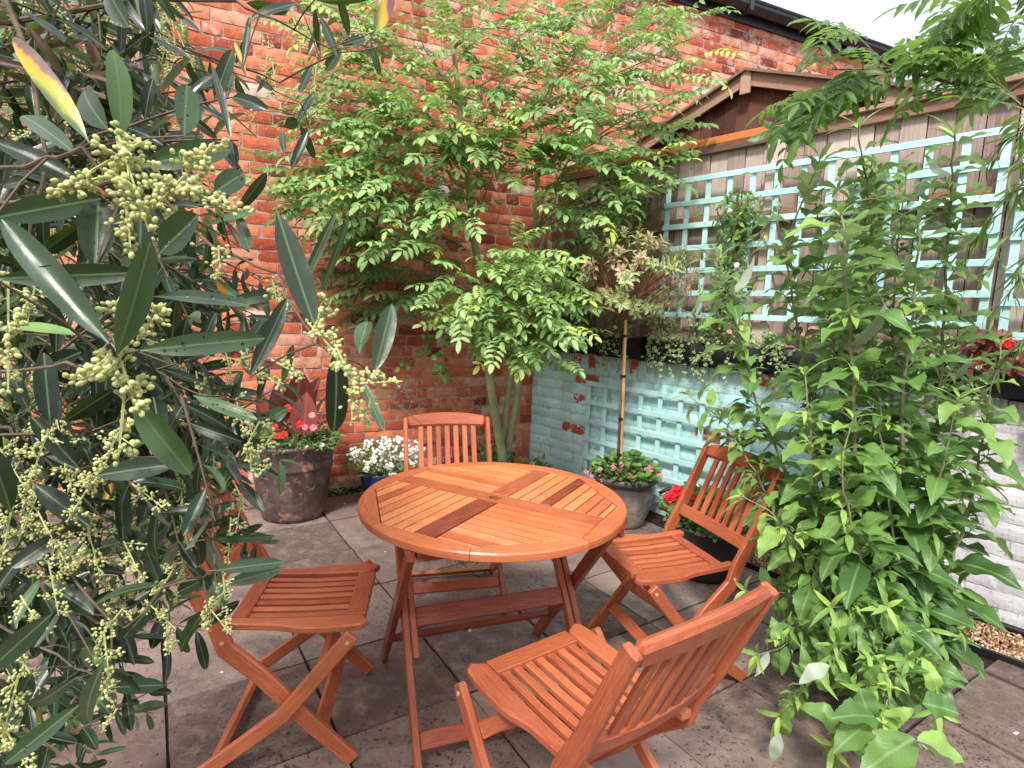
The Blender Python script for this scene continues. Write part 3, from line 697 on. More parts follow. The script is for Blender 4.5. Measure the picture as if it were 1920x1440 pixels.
def plank(x0,x1,y0,y1,along,tone,parent,name):
    poly=octclip([(x0,y0),(x1,y0),(x1,y1),(x0,y1)])
    if len(poly)<3: return
    A=sum(poly[i][0]*poly[(i+1)%len(poly)][1]-poly[(i+1)%len(poly)][0]*poly[i][1] for i in range(len(poly)))/2
    if abs(A)<1e-4: return
    cx=sum(p[0] for p in poly)/len(poly); cy=sum(p[1] for p in poly)/len(poly); n=len(poly)
    def W(x,y,z): q=TC+ex*x+ey*y; q[2]=z; return q
    m=MB(); uo=random.random()*40; vs=[];uv=[]
    def ring(k,z):
        for x,y in poly:
            d=math.hypot(x-cx,y-cy); s=1-k/max(d,.01); xx,yy=cx+(x-cx)*s,cy+(y-cy)*s
            vs.append(W(xx,yy,z)); uv.append((xx+uo,yy+z) if along=='x' else (yy+uo,xx+z))
    ring(0,ZT-.022); ring(0,ZT-.0035); ring(.003,ZT-.0008)
    f=[(r*n+i,r*n+(i+1)%n,(r+1)*n+(i+1)%n,(r+1)*n+i) for r in range(2) for i in range(n)]
    f.append(tuple(range(2*n,3*n))); f.append(tuple(range(n-1,-1,-1)))
    m.add(vs,f,uv,tone); m.build(name,m_top,parent)
bw=.035
# long board with umbrella hole drawn as recessed ring
plank(-.5,-.0205,-bw,bw,'x',.36,tb,'centre_board'); plank(.0205,.5,-bw,bw,'x',.35,tb,'centre_board')
plank(-.0205,.0205,.0205,bw,'x',.36,tb,'centre_board'); plank(-.0205,.0205,-bw,-.0205,'x',.36,tb,'centre_board')
h=MB(); vs=[];n=24;f=[]
for i in range(n):
    a=2*math.pi*i/n; c_,s_=math.cos(a),math.sin(a); k=1/max(abs(c_),abs(s_)); 
    for (r,z) in ((.0205*k,ZT-.0008),(.0165,ZT-.0008),(.0165,ZT-.024)):
        q=TC+ex*r*c_+ey*r*s_; q[2]=z; vs.append(q)
f=[(i*3+j,i*3+j+1,((i+1)%n)*3+j+1,((i+1)%n)*3+j) for i in range(n) for j in range(2)]
h.add(vs,f,None,.3); h.build('parasol_hole',m_top,tb)
plank(-bw,bw,bw+.004,.5,'y',.34,tb,'centre_board'); plank(-bw,bw,-.5,-bw-.004,'y',.12,tb,'centre_board')
pitch=.0415; sw=.0366
def tone_s(): 
    return rs.choice([.58,.66,.72,.8,.86,.5])+rs.uniform(-.07,.07)
for k in range(9):
    a=bw+.004+k*pitch; 
    plank(-.5,-bw-.004,a,a+sw,'x',tone_s(),tb,'slat')            # far-left quadrant, parallel to the long board
    plank(bw+.004,.5,-a-sw,-a,'x',tone_s(),tb,'slat')            # near-right quadrant
    plank(a,a+sw,bw+.004,.5,'y',.12 if k==3 else tone_s(),tb,'slat')
    plank(-a-sw,-a,-.5,-bw-.004,'y',.38 if k==6 else tone_s(),tb,'slat')
el=R(20); te=V(math.cos(el),math.sin(el),0); tn_=V(-math.sin(el),math.cos(el),0)
def TP(a,b,z): q=TC+te*a+tn_*b; q[2]=z; return q
for b in (-.29,.29):
    m=MB(); m.sweep([TP(-.32,b,ZT-.045),TP(.32,b,ZT-.045)],Z,.034,.024,.28); m.build('batten',m_wood,tb)
for a in (-.335,.335):
    m=MB(); m.sweep([TP(a,-.3,ZT-.045),TP(a,.3,ZT-.045)],Z,.034,.022,.3); m.build('batten',m_wood,tb)
def leg(a,b0,z0,b1,z1,w=.046,tone=.3):
    m=MB(); m.sweep([TP(a,b0,z0),TP(a,b1,z1)],tn_,w,.022,tone,.003); m.build('leg',m_wood,tb)
for sx in (-1,1):
    leg(sx*.329,.33,.0,-.27,.725,tone=.24); leg(sx*.305,-.30,.0,.27,.725,tone=.36); leg(sx*.281,-.096,.26,.262,.715,.036,tone=.42)
for (hx,b,z,w,tn) in ((.318,.189,.17,.034,.25),(.294,-.237,.08,.05,.35),(.270,-.017,.36,.062,.24),(.270,.25,.70,.03,.3)):
    m=MB(); m.sweep([TP(-hx,b,z),TP(hx,b,z)],nz(V(*(tn_*(-.6 if b==.189 else .57))[:2],.725)),w,.02,tn,.003); m.build('crossbar',m_wood,tb)

# ------------------------------------------------------------------ pots
def pot(name,c,prof,mat,label,soil_z,soil_r,group=None,wob=0):
    r=empty(name,c); tag(r,label,'plant pot',group)
    m=MB(); m.lathe(prof,(0,0,0),56,wob=wob); m.build('pot_body',mat,r,True)
    s=MB(); n=28; vs=[V(0,0,soil_z+.01)]+[V(soil_r*math.cos(2*math.pi*i/n),soil_r*math.sin(2*math.pi*i/n),soil_z+rs.uniform(-.004,.004)) for i in range(n)]
    s.add(vs,[(0,1+i,1+(i+1)%n) for i in range(n)]); s.build('soil',m_earth,r,True); return r
PR=V(-1.42,3.60,0)
pot('rusty_pot',PR,[(.0,.004),(.17,.004),(.19,.0),(.20,.03),(.215,.1),(.232,.22),(.246,.33),(.25,.345),(.256,.35),(.25,.36),(.262,.43),(.27,.46),(.275,.475),(.285,.49),(.285,.505),(.27,.51),(.255,.5),(.25,.44)],m_rust,'tall dark rust-mottled tapering pot by the brick wall',.45,.25)
PBl=V(-.93,4.02,0)
pot('blue_pot',PBl,[(0,.004),(.10,0),(.12,.03),(.15,.12),(.16,.16),(.165,.18),(.172,.19),(.17,.2),(.155,.195),(.15,.16)],m_bluepot,'glossy dark blue glazed pot behind the table',.17,.148)
PG=V(.775,3.65,0)
pot('grey_pot',PG,[(0,.004),(.12,0),(.135,.02),(.165,.09),(.185,.16),(.193,.23),(.19,.285),(.2,.3),(.218,.312),(.224,.33),(.218,.345),(.205,.347),(.19,.34),(.182,.29)],m_greypot,'round grey stone-glazed pot holding the standard tree',.315,.18)
PD=V(1.08,2.95,0)
pot('dark_pot',PD,[(0,.004),(.13,0),(.15,.02),(.18,.1),(.2,.2),(.205,.27),(.213,.285),(.21,.3),(.195,.3),(.19,.25)],m_darkpot,'dark charcoal pot behind the right-hand chair',.27,.19)
rk=MB(); v,f=ICO[2]; c=at(1150,895,3.75)
vv=[c+q*V(.055,.05,.085)*(1+.18*math.sin(q[0]*5+q[2]*4)+rs.uniform(-.04,.04)) for q in v]; rk.add(vv,[tuple(t) for t in f]); tag(rk.build('stone',m_rock,None,True),'brown rounded stone standing in the grey pot behind the begonias','stone')
rk=MB(); c=wB(-.02,.06,.45)+V(.05,0,0); c=at(975,868,4.45); vv=[c+q*V(.06,.05,.06)*(1+rs.uniform(-.06,.06)) for q in v]; rk.add(vv,[tuple(t) for t in f]); tag(rk.build('stone',m_newrail,None,True),'pinkish lump of stone at the foot of the multi-stemmed tree','stone')

# ------------------------------------------------------------------ small flowering plants
def rosette_plant(name,c,r,h,n,mat,label,cat,prof='oval',ln=.05,wd=.02,tr=(0,1),group=None,droop=.8,stem=True,twig=None,flat=1.):
    root=wempty(name,c,label,cat,group); lv=Leaves(); tw=MB()
    for k in range(n):
        a=rs.uniform(0,6.283); q=math.sqrt(rs.uniform(0,1)); hh=h*(1-.6*q*q)*rs.uniform(.25,1)
        p=c+V(math.cos(a)*r*q,math.sin(a)*r*q*flat,hh); d=nz(V(math.cos(a)*(.3+q),math.sin(a)*(.3+q),.5+rs.normal(0,.4)))
        lv.add(p,d,nz(V(0,0,1)+rv(.35)+toward(p,.3)),ln*rs.uniform(.6,1.2),wd*rs.uniform(.7,1.2),rs.uniform(*tr),rs.uniform(.2,droop),.2)
        if stem and k%6==0: tw.tube([c+V(math.cos(a)*r*q*.3,math.sin(a)*r*q*.3,0),p],[.002,.0012],4)
    lv.build('foliage',mat,root,prof)
    if tw.v: tw.build('stem',twig or m_ashtwig,root)
    return root
def bloom(root,p,s,mat,petals=6,layers=2,n=None,name='flower'):
    n=toward(p,1) if n is None else n; n=nz(n+V(0,0,.5)+rv(.25)); u=nz(np.cross(n,V(.3,.2,.9))); w=np.cross(n,u); lv=Leaves()
    for l in range(layers):
        for k in range(petals):
            a=2*math.pi*(k+.5*l)/petals+rs.uniform(-.1,.1); d=nz((u*math.cos(a)+w*math.sin(a))+n*(.15+.55*l))
            lv.add(p,d,n,s*(1-.25*l),s*.85*(1-.2*l),rs.uniform(0,1),rs.uniform(.2,.9),.15,.12)
    return lv.build(name,mat,root,'petal')
# canna + petunias in rusty pot
cn=wempty('canna_plant',PR+V(0,0,.45),'burgundy broad-leaved canna standing tall in the rusty pot','plant'); lv=Leaves()
for (px,py,tx,ty,w) in ((555,800,560,690,60),(545,810,520,710,60),(565,805,590,705,52),(535,815,495,720,55),(550,815,540,735,50),(570,815,575,735,50),(530,820,480,735,40),(560,790,572,685,34),(580,820,598,740,36)):
    Yd=3.62+rs.uniform(-.1,.1); a=at(px,py,Yd); b=at(tx,ty,Yd+rs.uniform(-.08,.08)); L=np.linalg.norm(b-a)
    lv.add(a,b-a,nz(toward(a,1)+rv(.5)),L,w/F_*Yd*1.1,rs.uniform(0,1),rs.uniform(-.3,.5),.35,.05)
lv.build('foliage',m_canna,cn,'strap',3)
m=MB(); 
for px in (545,560): m.tube([PR+V(rs.uniform(-.03,.03),0,.45),at(px,760,3.62)],[.008,.005],6)
m.build('stem',m_brownstem,cn)
pt=rosette_plant('petunia_plant',PR+V(.03,-.02,.46),.29,.17,900,m_low,'bushy petunia with red and pink blooms filling the rusty pot','plant',ln=.035,wd=.015,tr=(.3,1),flat=.9)
for (px,py,s,mt) in ((541,765,.026,m_red),(503,797,.028,m_red),(515,800,.024,m_red),(521,818,.03,m_red),(533,815,.028,m_red),(459,806,.024,m_red),(563,796,.026,m_red),(572,801,.02,m_pink),(588,802,.024,m_pink),(585,778,.022,m_pink),(490,842,.02,m_pink),(604,834,.016,m_white),(575,838,.012,m_white)):
    bloom(pt,at(px,py,3.42),s,mt)
# white flowers in blue pot
wf=rosette_plant('candytuft_plant',PBl+V(0,-.02,.18),.26,.26,1100,m_low,'white-flowered candytuft mound growing in the blue pot','plant',ln=.035,wd=.008,tr=(.1,.8))
for (px,py) in ((668,870),(680,853),(690,838),(702,868),(716,850),(726,862),(735,840),(748,832),(760,846),(742,862),(755,858),(690,880),(712,882),(730,880),(772,852),(780,865),(768,872),(785,845),(662,855),(700,855),(724,836),(752,880),(738,897)):
    c=at(px,py-4,3.9+rs.uniform(-.08,.05)); lv=Leaves()
    for k in range(16):
        p=c+rv(.019)+V(0,0,.01); n=nz(toward(p,1)+V(0,0,.6)+rv(.3)); u=nz(np.cross(n,rv())); w=np.cross(n,u)
        for q in range(4): a=q*1.57; lv.add(p,u*math.cos(a)+w*math.sin(a),n,.011,.0105,rs.uniform(0,1),.3,.1)
    lv.build('flower_head',m_white,wf,'petal')
# begonias in grey pot
bg=rosette_plant('begonia_plant',PG+V(0,-.01,.32),.21,.16,420,m_low,'pink begonias with green and bronze leaves in the grey pot','plant','round',ln=.045,wd=.04,tr=(.2,1))
for (px,py,s) in ((1125,880,.016),(1150,878,.026),(1158,884,.02),(1130,900,.016),(1180,892,.02),(1194,893,.018),(1217,882,.034),(1202,906,.022),(1208,915,.02),(1178,910,.014),(1206,925,.016),(1100,885,.016),(1110,893,.014),(1190,900,.016),(1235,890,.018),(1165,872,.018)):
    bloom(bg,at(px,py,3.52),s,m_pink,5,2)
# geranium + low plants in dark pot
gr=rosette_plant('geranium_plant',PD+V(-.02,.02,.28),.2,.2,300,m_low,'red geranium growing in the dark pot behind the right chair','plant','round',ln=.05,wd=.05,tr=(.2,.8))
for (px,py,s) in ((1262,925,.03),(1270,932,.03),(1256,935,.026),(1275,922,.026),(1263,942,.028),(1250,930,.022),(1296,950,.03),(1300,930,.026),(1268,915,.022),(1305,958,.03),(1258,948,.02),(1310,938,.02)):
    bloom(gr,at(px,py,2.95),s,m_red)
rosette_plant('sedum_plant',PD+V(.02,-.1,.28),.16,.07,420,m_low,'low grey-green sedum spilling over the front of the dark pot','plant','round',ln=.028,wd=.022,tr=(.1,.6))
# low plants at tree foot
rosette_plant('hellebore_plant',at(925,868,4.35)*V(1,1,0),.2,.34,240,m_low,'leafy hellebore left of the multi-stemmed tree foot','plant','oval',ln=.08,wd=.03,tr=(.2,.9))
rosette_plant('fern_plant',at(1000,868,4.2)*V(1,1,0),.16,.30,240,m_low,'small green plant in the corner right of the tree foot','plant','oval',ln=.06,wd=.025,tr=(.2,.9))
rosette_plant('groundcover_plant',at(1055,885,4.1)*V(1,1,0),.24,.14,320,m_low,'scrambling ground cover at the foot of the blue wall','plant','oval',ln=.045,wd=.022,tr=(.0,.6))
rosette_plant('seedling_plant',at(640,905,4.0)*V(1,1,0),.16,.05,90,m_low,'sparse weeds in the gap between the brick wall and paving','plant','oval',ln=.03,wd=.012,tr=(.4,1))
# hose loops
m=MB(); m.tube([at(px,py,3.45) for px,py in ((1236,925),(1250,918),(1270,914),(1290,914),(1315,920))],.012,8); tag(m.build('hose',m_black,None,True),'black hose arching between the grey pot and the right chair','hose')
m=MB(); m.tube([at(px,py,4.25) for px,py in ((782,842),(800,833),(825,829),(850,831),(880,838),(900,848))],.009,8); tag(m.build('plant_hoop',m_black,None,True),'thin black arched hoop behind the far chair','hoop')

# ------------------------------------------------------------------ standard tree in grey pot
st=wempty('standard_tree',PG+V(0,0,.31),'variegated red-tinged lollipop standard tree tied to a bamboo cane','tree')
top=at(1172,600,3.62); base=at(1160,885,3.62)
m=MB(); m.tube([base+V(-.008,0,-.05),(base+top)/2+V(-.006,0,0),top+V(0,0,.05)],[.009,.008,.008],8); m.build('trunk',m_brownstem,st,True)
cnb=bpy.data.objects; m=MB(); pts=curve(base+V(.012,-.012,-.05),top+V(.002,-.014,-.0),0,12); m.tube(pts,[.0105 if i%2 else .0085 for i in range(13)],10); tag(m.build('bamboo_cane',m_cane,None,True),'pale bamboo cane supporting the standard tree','cane')
for u in (.12,.36,.64,.9):
    p=base*(1-u)+top*u; m=MB(); m.tube([p+V(.0,-.006,-.008),p+V(.0,-.006,.008)],.019,10); m.build('tie',m_black,st)
cc=at(1182,530,3.66); lv=Leaves(); tw=MB()
for k in range(120):
    d=nz(rv()+V(0,0,.35)); 
    if d[2]<-.75: continue
    rr=rs.uniform(.45,1)**.6*V(.44,.36,.36); tip=cc+d*rr*(1+ (.12 if rs.rand()<.15 else 0)); tw.tube(curve(top+V(0,0,.02),tip,-.02,4,.008),[.005,.004,.003,.002,.0015],4)
    out=nz(tip-cc); red=rs.rand()<(.5 if tip[2]>cc[2]+.0 else .15)
    for q in range(12):
        a=q*2.4; u=nz(np.cross(out,V(.1,.3,.9))); w=np.cross(out,u); dd=nz(out*(.25+.05*q)+ (u*math.cos(a)+w*math.sin(a))); b=tip-out*(.08-.006*q)
        lv.add(b,dd,nz(out+V(0,0,.5)),rs.uniform(.05,.085)*(1-.02*q),rs.uniform(.014,.024),(rs.uniform(0,.2) if rs.rand()<.5 else rs.uniform(.85,1)) if red else rs.uniform(.3,.8),rs.uniform(.1,.8),.3)
lv.build('crown',m_var,st,'oval'); tw.build('branch',M_plain('reddish_twig',(.38,.13,.09),.6,.4,25,.3,150,.3),st)

# ------------------------------------------------------------------ troughs with trailing plants on the wall
for i,(a,b,nm) in enumerate(((.32,1.18,'nearest the corner post'),(1.22,2.1,'under the trellis middle'),(2.14,3.05,'behind the buddleia stems'),(3.1,3.9,'at the right end above the white wall'))):
    r=wempty('planter_trough',wR((a+b)/2,1.07,.02),'black hanging planter trough on the wall top '+nm,'planter','black planter troughs on the wall')
    m=MB(); n=14
    for side in (0,):
        vs=[];f=[]
        for k in range(n+1):
            t=a+(b-a)*k/n; sg=.018*math.sin(k/n*math.pi*3)**2
            for (o,z) in ((-.04,1.235-sg*.4),(.10,1.235-sg),(.115,1.225-sg),(.11,1.15),(.09,1.085+sg*.3),(-.04,1.08),):
                vs.append(wR(t,z,o+rs.uniform(-.003,.003)))
        k6=6
        for k in range(n):
            for j in range(1,k6-1): f.append((k*k6+j,(k+1)*k6+j,(k+1)*k6+j+1,k*k6+j+1))
        f+= [tuple(k6-1-j for j in range(k6)),tuple(n*k6+j for j in range(k6))]
        m.add(vs,f)
    m.build('trough_body',m_black,r,True)
    m=MB(); m.quad(wR(a+.01,1.215,-.035),wR(b-.01,1.215,-.035),wR(b-.01,1.215,.095),wR(a+.01,1.215,.095)); m.build('soil',m_earth,r)
def trailing(t,label,fl=None,n=260,hang=.25,sp=.16,up=.12,mat=m_trail,prof='round',ln=.022,wd=.02):
    c=wR(t,1.22,.05); root=wempty('trailing_plant',c,label,'plant','plants in the wall troughs'); lv=Leaves(); tw=MB()
    ns=max(6,n//22)
    for s in range(ns):
        a=c+DR*rs.uniform(-sp,sp); hh=rs.uniform(.2,1)*hang; side=rs.uniform(-.05,.05)
        if rs.rand()<.5: pts=[a,a+NR*.06+V(0,0,.02),a+NR*.085+DR*side+V(0,0,-hh*.5),a+NR*.09+DR*side*2+V(0,0,-hh)]
        else: pts=[a,a+V(0,0,up*.5)+rv(.01),a+V(0,0,up*rs.uniform(.6,1.1))+NR*rs.uniform(0,.08)+DR*rs.uniform(-.06,.06)]
        tw.tube(pts,.0012,3)
        for k in range(22):
            u=rs.uniform(0,len(pts)-1.001); i=int(u); p=pts[i]*(1-u+i)+pts[i+1]*(u-i)+rv(.012)
            lv.add(p,nz(rv()+NR*.6),nz(NR+V(0,0,.7)+rv(.4)),ln*rs.uniform(.6,1.3),wd*rs.uniform(.6,1.3),rs.uniform(0,1),.4,.2)
    lv.build('foliage',mat,root,prof); tw.build('stem',m_ashtwig,root)
    for (px,py,s,mt) in (fl or []):
        d=ray(px,py); q=((CN+NR*.12-O_)@NR)/(d@NR); bloom(root,O_+d*q,s,mt,5,2)
    return root
trailing(.95,'trailing plant with pale variegated leaves hanging behind the bamboo cane',hang=.28)
trailing(.55,'dark-leaved trailer in the trough nearest the corner',mat=m_clim,hang=.12,n=180)
trailing(1.35,'dense cream-edged trailer right of the standard tree crown',n=420,up=.2)
trailing(1.68,'yellow-green trailer with a coral red bloom on the wall',[(1385,613,.022,m_red),(1368,622,.016,m_pink),(1392,620,.016,m_red)],n=420,up=.2)
trailing(2.05,'trailing plant with rosy pink blooms between buddleia shoots',[(1502,624,.022,m_pink),(1525,618,.026,m_pink),(1518,628,.02,m_pink),(1563,613,.022,m_pink)],n=320)
trailing(2.5,'half hidden trough plant with small blush flowers',[(1655,660,.016,m_pink),(1620,640,.014,m_white)],n=300)
trailing(2.95,'trailer hanging far down over the white painted wall',n=420,hang=.5,ln=.026,wd=.024)
trailing(3.12,'bronze leaved begonia with one bright red bloom at the trellis end',[(1884,643,.028,m_red),(1892,650,.02,m_red)],n=170,mat=m_canna,prof='oval',ln=.055,wd=.036,hang=.02,up=.15)
trailing(3.45,'silvery small leaved trailer at the right end of the wall',n=420,hang=.35,ln=.03,wd=.028)

# ------------------------------------------------------------------ climbers on the fence
def climber(name,pts,label,n,w,ln=.05,wd=.02,mat=m_clim,fl=0,tr=(0,1)):
    P=[wR(t,z,.04) for t,z in pts]; root=wempty(name,P[0],label,'climber'); tw=MB(); lv=Leaves(); tw.tube(P,[.006]*len(P),6)
    for k in range(n):
        u=rs.uniform(0,len(P)-1.001); i=int(u); c=P[i]*(1-u+i)+P[i+1]*(u-i); p=c+DR*rs.normal(0,w)+V(0,0,rs.normal(0,w*.6))+NR*rs.uniform(-.02,.09)
        if k%5==0: tw.tube([c,p],.0012,3)
        lv.add(p,nz(rv()+V(0,0,-.4)+NR*.4),nz(NR+V(0,0,.6)+rv(.4)),ln*rs.uniform(.6,1.2),wd*rs.uniform(.7,1.2),rs.uniform(*tr),.5,.25)
    lv.build('foliage',mat,root,'oval'); tw.build('stem',m_brownstem,root)
    for k in range(fl):
        u=rs.uniform(0,len(P)-1.001); i=int(u); c=P[i]*(1-u+i)+P[i+1]*(u-i)+DR*rs.normal(0,w)+NR*.08+V(0,0,rs.normal(0,w*.6)); bloom(root,c,.018,m_white,5,1)
climber('jasmine_plant',[(.5,1.25),(.52,1.55),(.55,1.85)],'dark leaved jasmine with white flowers beside the corner post',600,.11,fl=12,tr=(0,.6))
climber('rose_plant',[(.95,1.25),(1.02,1.7),(1.1,2.05),(1.0,2.2)],'thin climbing rose at the left edge of the upper trellis',360,.06,ln=.04,wd=.022,fl=3)
climber('clematis_plant',[(1.72,1.25),(1.75,1.6),(1.78,1.95),(1.82,2.1)],'leafy climber threading up the middle of the trellis',560,.08,ln=.06,wd=.018,fl=2,tr=(.2,1))
climber('passion_vine',[(2.4,1.25),(2.45,1.6),(2.5,2.2)],'climber on the trellis behind the tallest buddleia stems',420,.09,ln=.055,wd=.025,tr=(.2,1))
cn2=MB(); cn2.tube([wR(1.72,1.2,.05),wR(1.79,1.75,.03)],.006,8); tag(cn2.build('bamboo_cane',m_cane,None,True),'short orange cane in the trough below the trellis climber','cane')

# ------------------------------------------------------------------ ash tree in the corner
ash=wempty('ash_tree',V(0,4.4,0),'young multi-stemmed ash tree with feathery leaves in the brick corner','tree')
def polypx(lst): return [at(px,py,Y_) for px,py,Y_ in lst]
stems=[polypx([(945,905,4.3),(942,850,4.3),(925,760,4.28),(915,680,4.25),(905,560,4.2),(885,420,4.15),(875,300,4.1),(862,200,4.1),(850,90,4.1),(835,-40,4.1)]),
       polypx([(950,905,4.36),(950,850,4.36),(968,760,4.36),(975,680,4.4),(985,560,4.4),(1003,440,4.4),(1008,330,4.4),(1015,200,4.4),(1035,80,4.4),(1040,-40,4.4)]),
       polypx([(945,905,4.34),(938,850,4.34),(952,750,4.36),(962,670,4.4),(978,560,4.5),(1020,450,4.6),(1050,330,4.7),(1100,180,4.8),(1140,60,4.9),(1160,-30,4.9)])]
for s_,r0 in zip(stems,(.040,.034,.028)):
    m=MB(); n=len(s_); m.tube(s_,[r0*(1.25 if i==0 else 1-.075*i) for i in range(n)],12); m.build('trunk',m_ashbark,ash,True)
def pinnate(lv,tw,p,d,up,L,pairs,lf,tone,wr=.42,droop=.9):
    d=nz(d); up=nz(up-d*(up@d)); n=pairs*2+2; pts=[]
    cu=droop
    for i in range(7):
        u=i/6; a=cu*u; pts.append(p+d*L*math.sin(a)/cu-up*L*(1-math.cos(a))/cu)
    tw.tube(pts,[.0022,.0018,.0015,.0013,.0011,.0009,.0006],3,cap=False)
    sd=nz(np.cross(d,up))
    for k in range(pairs):
        u=.25+.68*k/max(1,pairs-1) if pairs>1 else .5; x=u*6; i=min(5,int(x)); q=pts[i]*(1-x+i)+pts[i+1]*(x-i); tg=nz(pts[i+1]-pts[i]); nn=nz(np.cross(sd,tg)); 
        if nn@up<0: nn=-nn
        sz=lf*(1-.25*abs(u-.55)/.45)
        for s in (-1,1):
            dd=nz(sd*s+tg*.55+rv(.10)); lv.add(q,dd,nz(nn+sd*s*.2+rv(.15)),sz*rs.uniform(.85,1.1),sz*wr,tone+rs.uniform(-.12,.12),rs.uniform(.3,1.0),.3,.06)
    tg=nz(pts[6]-pts[5]); nn=nz(np.cross(sd,tg)); nn=nn if nn@up>0 else -nn
    lv.add(pts[6],tg,nn,lf*1.05,lf*wr,tone,.5,.3)
CL=[ # px,py,rx,ry,density weight,(bright bias)
(640,60,90,60,.8,0),(760,50,130,60,1,0),(900,50,90,55,.8,.0),(1010,40,110,55,1,0),(1150,40,110,55,1,.0),(1250,30,80,50,.6,.1),(1330,60,40,50,.25,.2),
(660,150,70,50,.6,0),(780,150,70,40,.6,0),(960,130,90,50,.9,0),(1080,130,90,60,1,-.05),(1210,140,100,60,1,0),(1300,160,40,40,.2,.1),
(690,190,120,45,1.2,.1),(820,195,100,40,1.2,.1),(920,210,90,40,1,.1),(990,230,110,40,1.1,.1),(1110,220,80,50,1,0),(1220,225,80,40,.9,0),
(600,250,70,30,.5,.05),(720,260,100,45,1.2,0),(840,270,90,40,1.1,0),(960,285,80,35,1,.05),(1070,290,90,40,1.1,0),(1180,300,80,35,.9,0),(1250,290,40,25,.4,.1),
(520,340,60,35,.7,.05),(610,330,70,35,.9,.05),(690,350,90,45,1.3,.12),(790,370,80,40,1.2,.12),(860,395,60,28,.9,.1),(1080,360,90,35,1.0,.0),(1180,360,50,30,.6,0),(560,360,50,40,.5,0),
(660,410,60,40,.9,0),(740,430,80,35,1.1,0),(820,450,40,25,.5,0),(1040,405,50,30,.7,0),(1130,400,60,30,.6,0),
(660,490,60,45,.9,-.2),(750,510,70,50,1.1,-.2),(700,560,60,35,.8,-.2),(790,560,40,30,.5,-.15),(880,470,50,35,.5,-.2),(1080,470,60,40,.7,-.15),(1060,540,50,40,.7,-.1),
(980,470,60,35,1.2,.12),(1010,510,60,30,1.1,.1),(895,545,85,38,1.7,.14),(980,550,85,42,1.8,.14),(1045,590,50,35,1.3,.12),(880,600,60,30,1.3,.1),(960,620,75,35,1.6,.1),(1040,640,50,25,.9,.1),(930,650,40,20,.5,.05)]
lvA=Leaves(); lvD=Leaves(); twA=MB(); brA=MB()
for (px,py,rx,ry,dw,bb) in CL:
    xn=(px-960)/1059.
    Yc=3.72+.35*xn+ (.12 if py<130 else 0)+(.35 if bb<-.08 else 0)-(.25 if (py>450 and bb>0) else 0)
    c=at(px,py,Yc)
    # branch from the nearest stem point a little below
    best=None
    for s_ in stems:
        for q in s_[2:]:
            dd=np.linalg.norm(q-c)+max(0,q[2]-c[2]+.05)*3
            if best is None or dd<best[0]: best=(dd,q)
    q=best[1]; ln=np.linalg.norm(c-q); br=curve(q,c,-.04,6,.015); brA.tube(br,[.009,.008,.007,.0055,.0045,.004,.003],6)
    cnt=int(rx*ry/(125 if py>230 else 165)*dw)
    for k in range(cnt):
        a=rs.uniform(0,6.283); r_=math.sqrt(rs.uniform(0,1)); p=at(px+rx*1.08*r_*math.cos(a)+rs.normal(0,10),py+ry*1.3*r_*math.sin(a)+rs.normal(0,12),Yc+rs.normal(0,.16))
        j=rs.randint(2,7); b0=br[j]
        out=nz((p-b0)+ (p-q)*.5+V(0,-.1,.02)+rv(.05)); L=rs.uniform(.22,.32)*(1.15 if (py>450 and bb>.05) else 1)
        if k%2==0: twA.tube(curve(b0,p-out*L*.3,-.01,2),[.002,.0017,.0014],3,cap=False)
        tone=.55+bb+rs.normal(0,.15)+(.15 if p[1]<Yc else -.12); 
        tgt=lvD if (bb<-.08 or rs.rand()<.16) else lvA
        up=nz(V(0,0,1)+toward(p,.35)+rv(.25))
        young=rs.rand()<.025
        pinnate(tgt,twA,p-out*L*.5,nz(out*V(1,1,.5)+V(0,0,rs.uniform(-.35,.45))),up,L*(.6 if young else 1),rs.choice([5,5,6,7]) if (py>450 and bb>.05) else rs.choice([4,5,5,6]),rs.uniform(.066,.09)*(.85 if py<230 else (.86 if (py>450 and bb>.05) else 1))*(.65 if young else 1),.93 if young else tone,rs.uniform(.40,.50),rs.uniform(.2,.8))
lvA.build('crown',m_ash,ash,'oval'); lvD.build('inner_crown',m_ashdk,ash,'oval'); brA.build('branch',m_ashbark,ash,True); twA.build('twigs',m_ashtwig,ash)

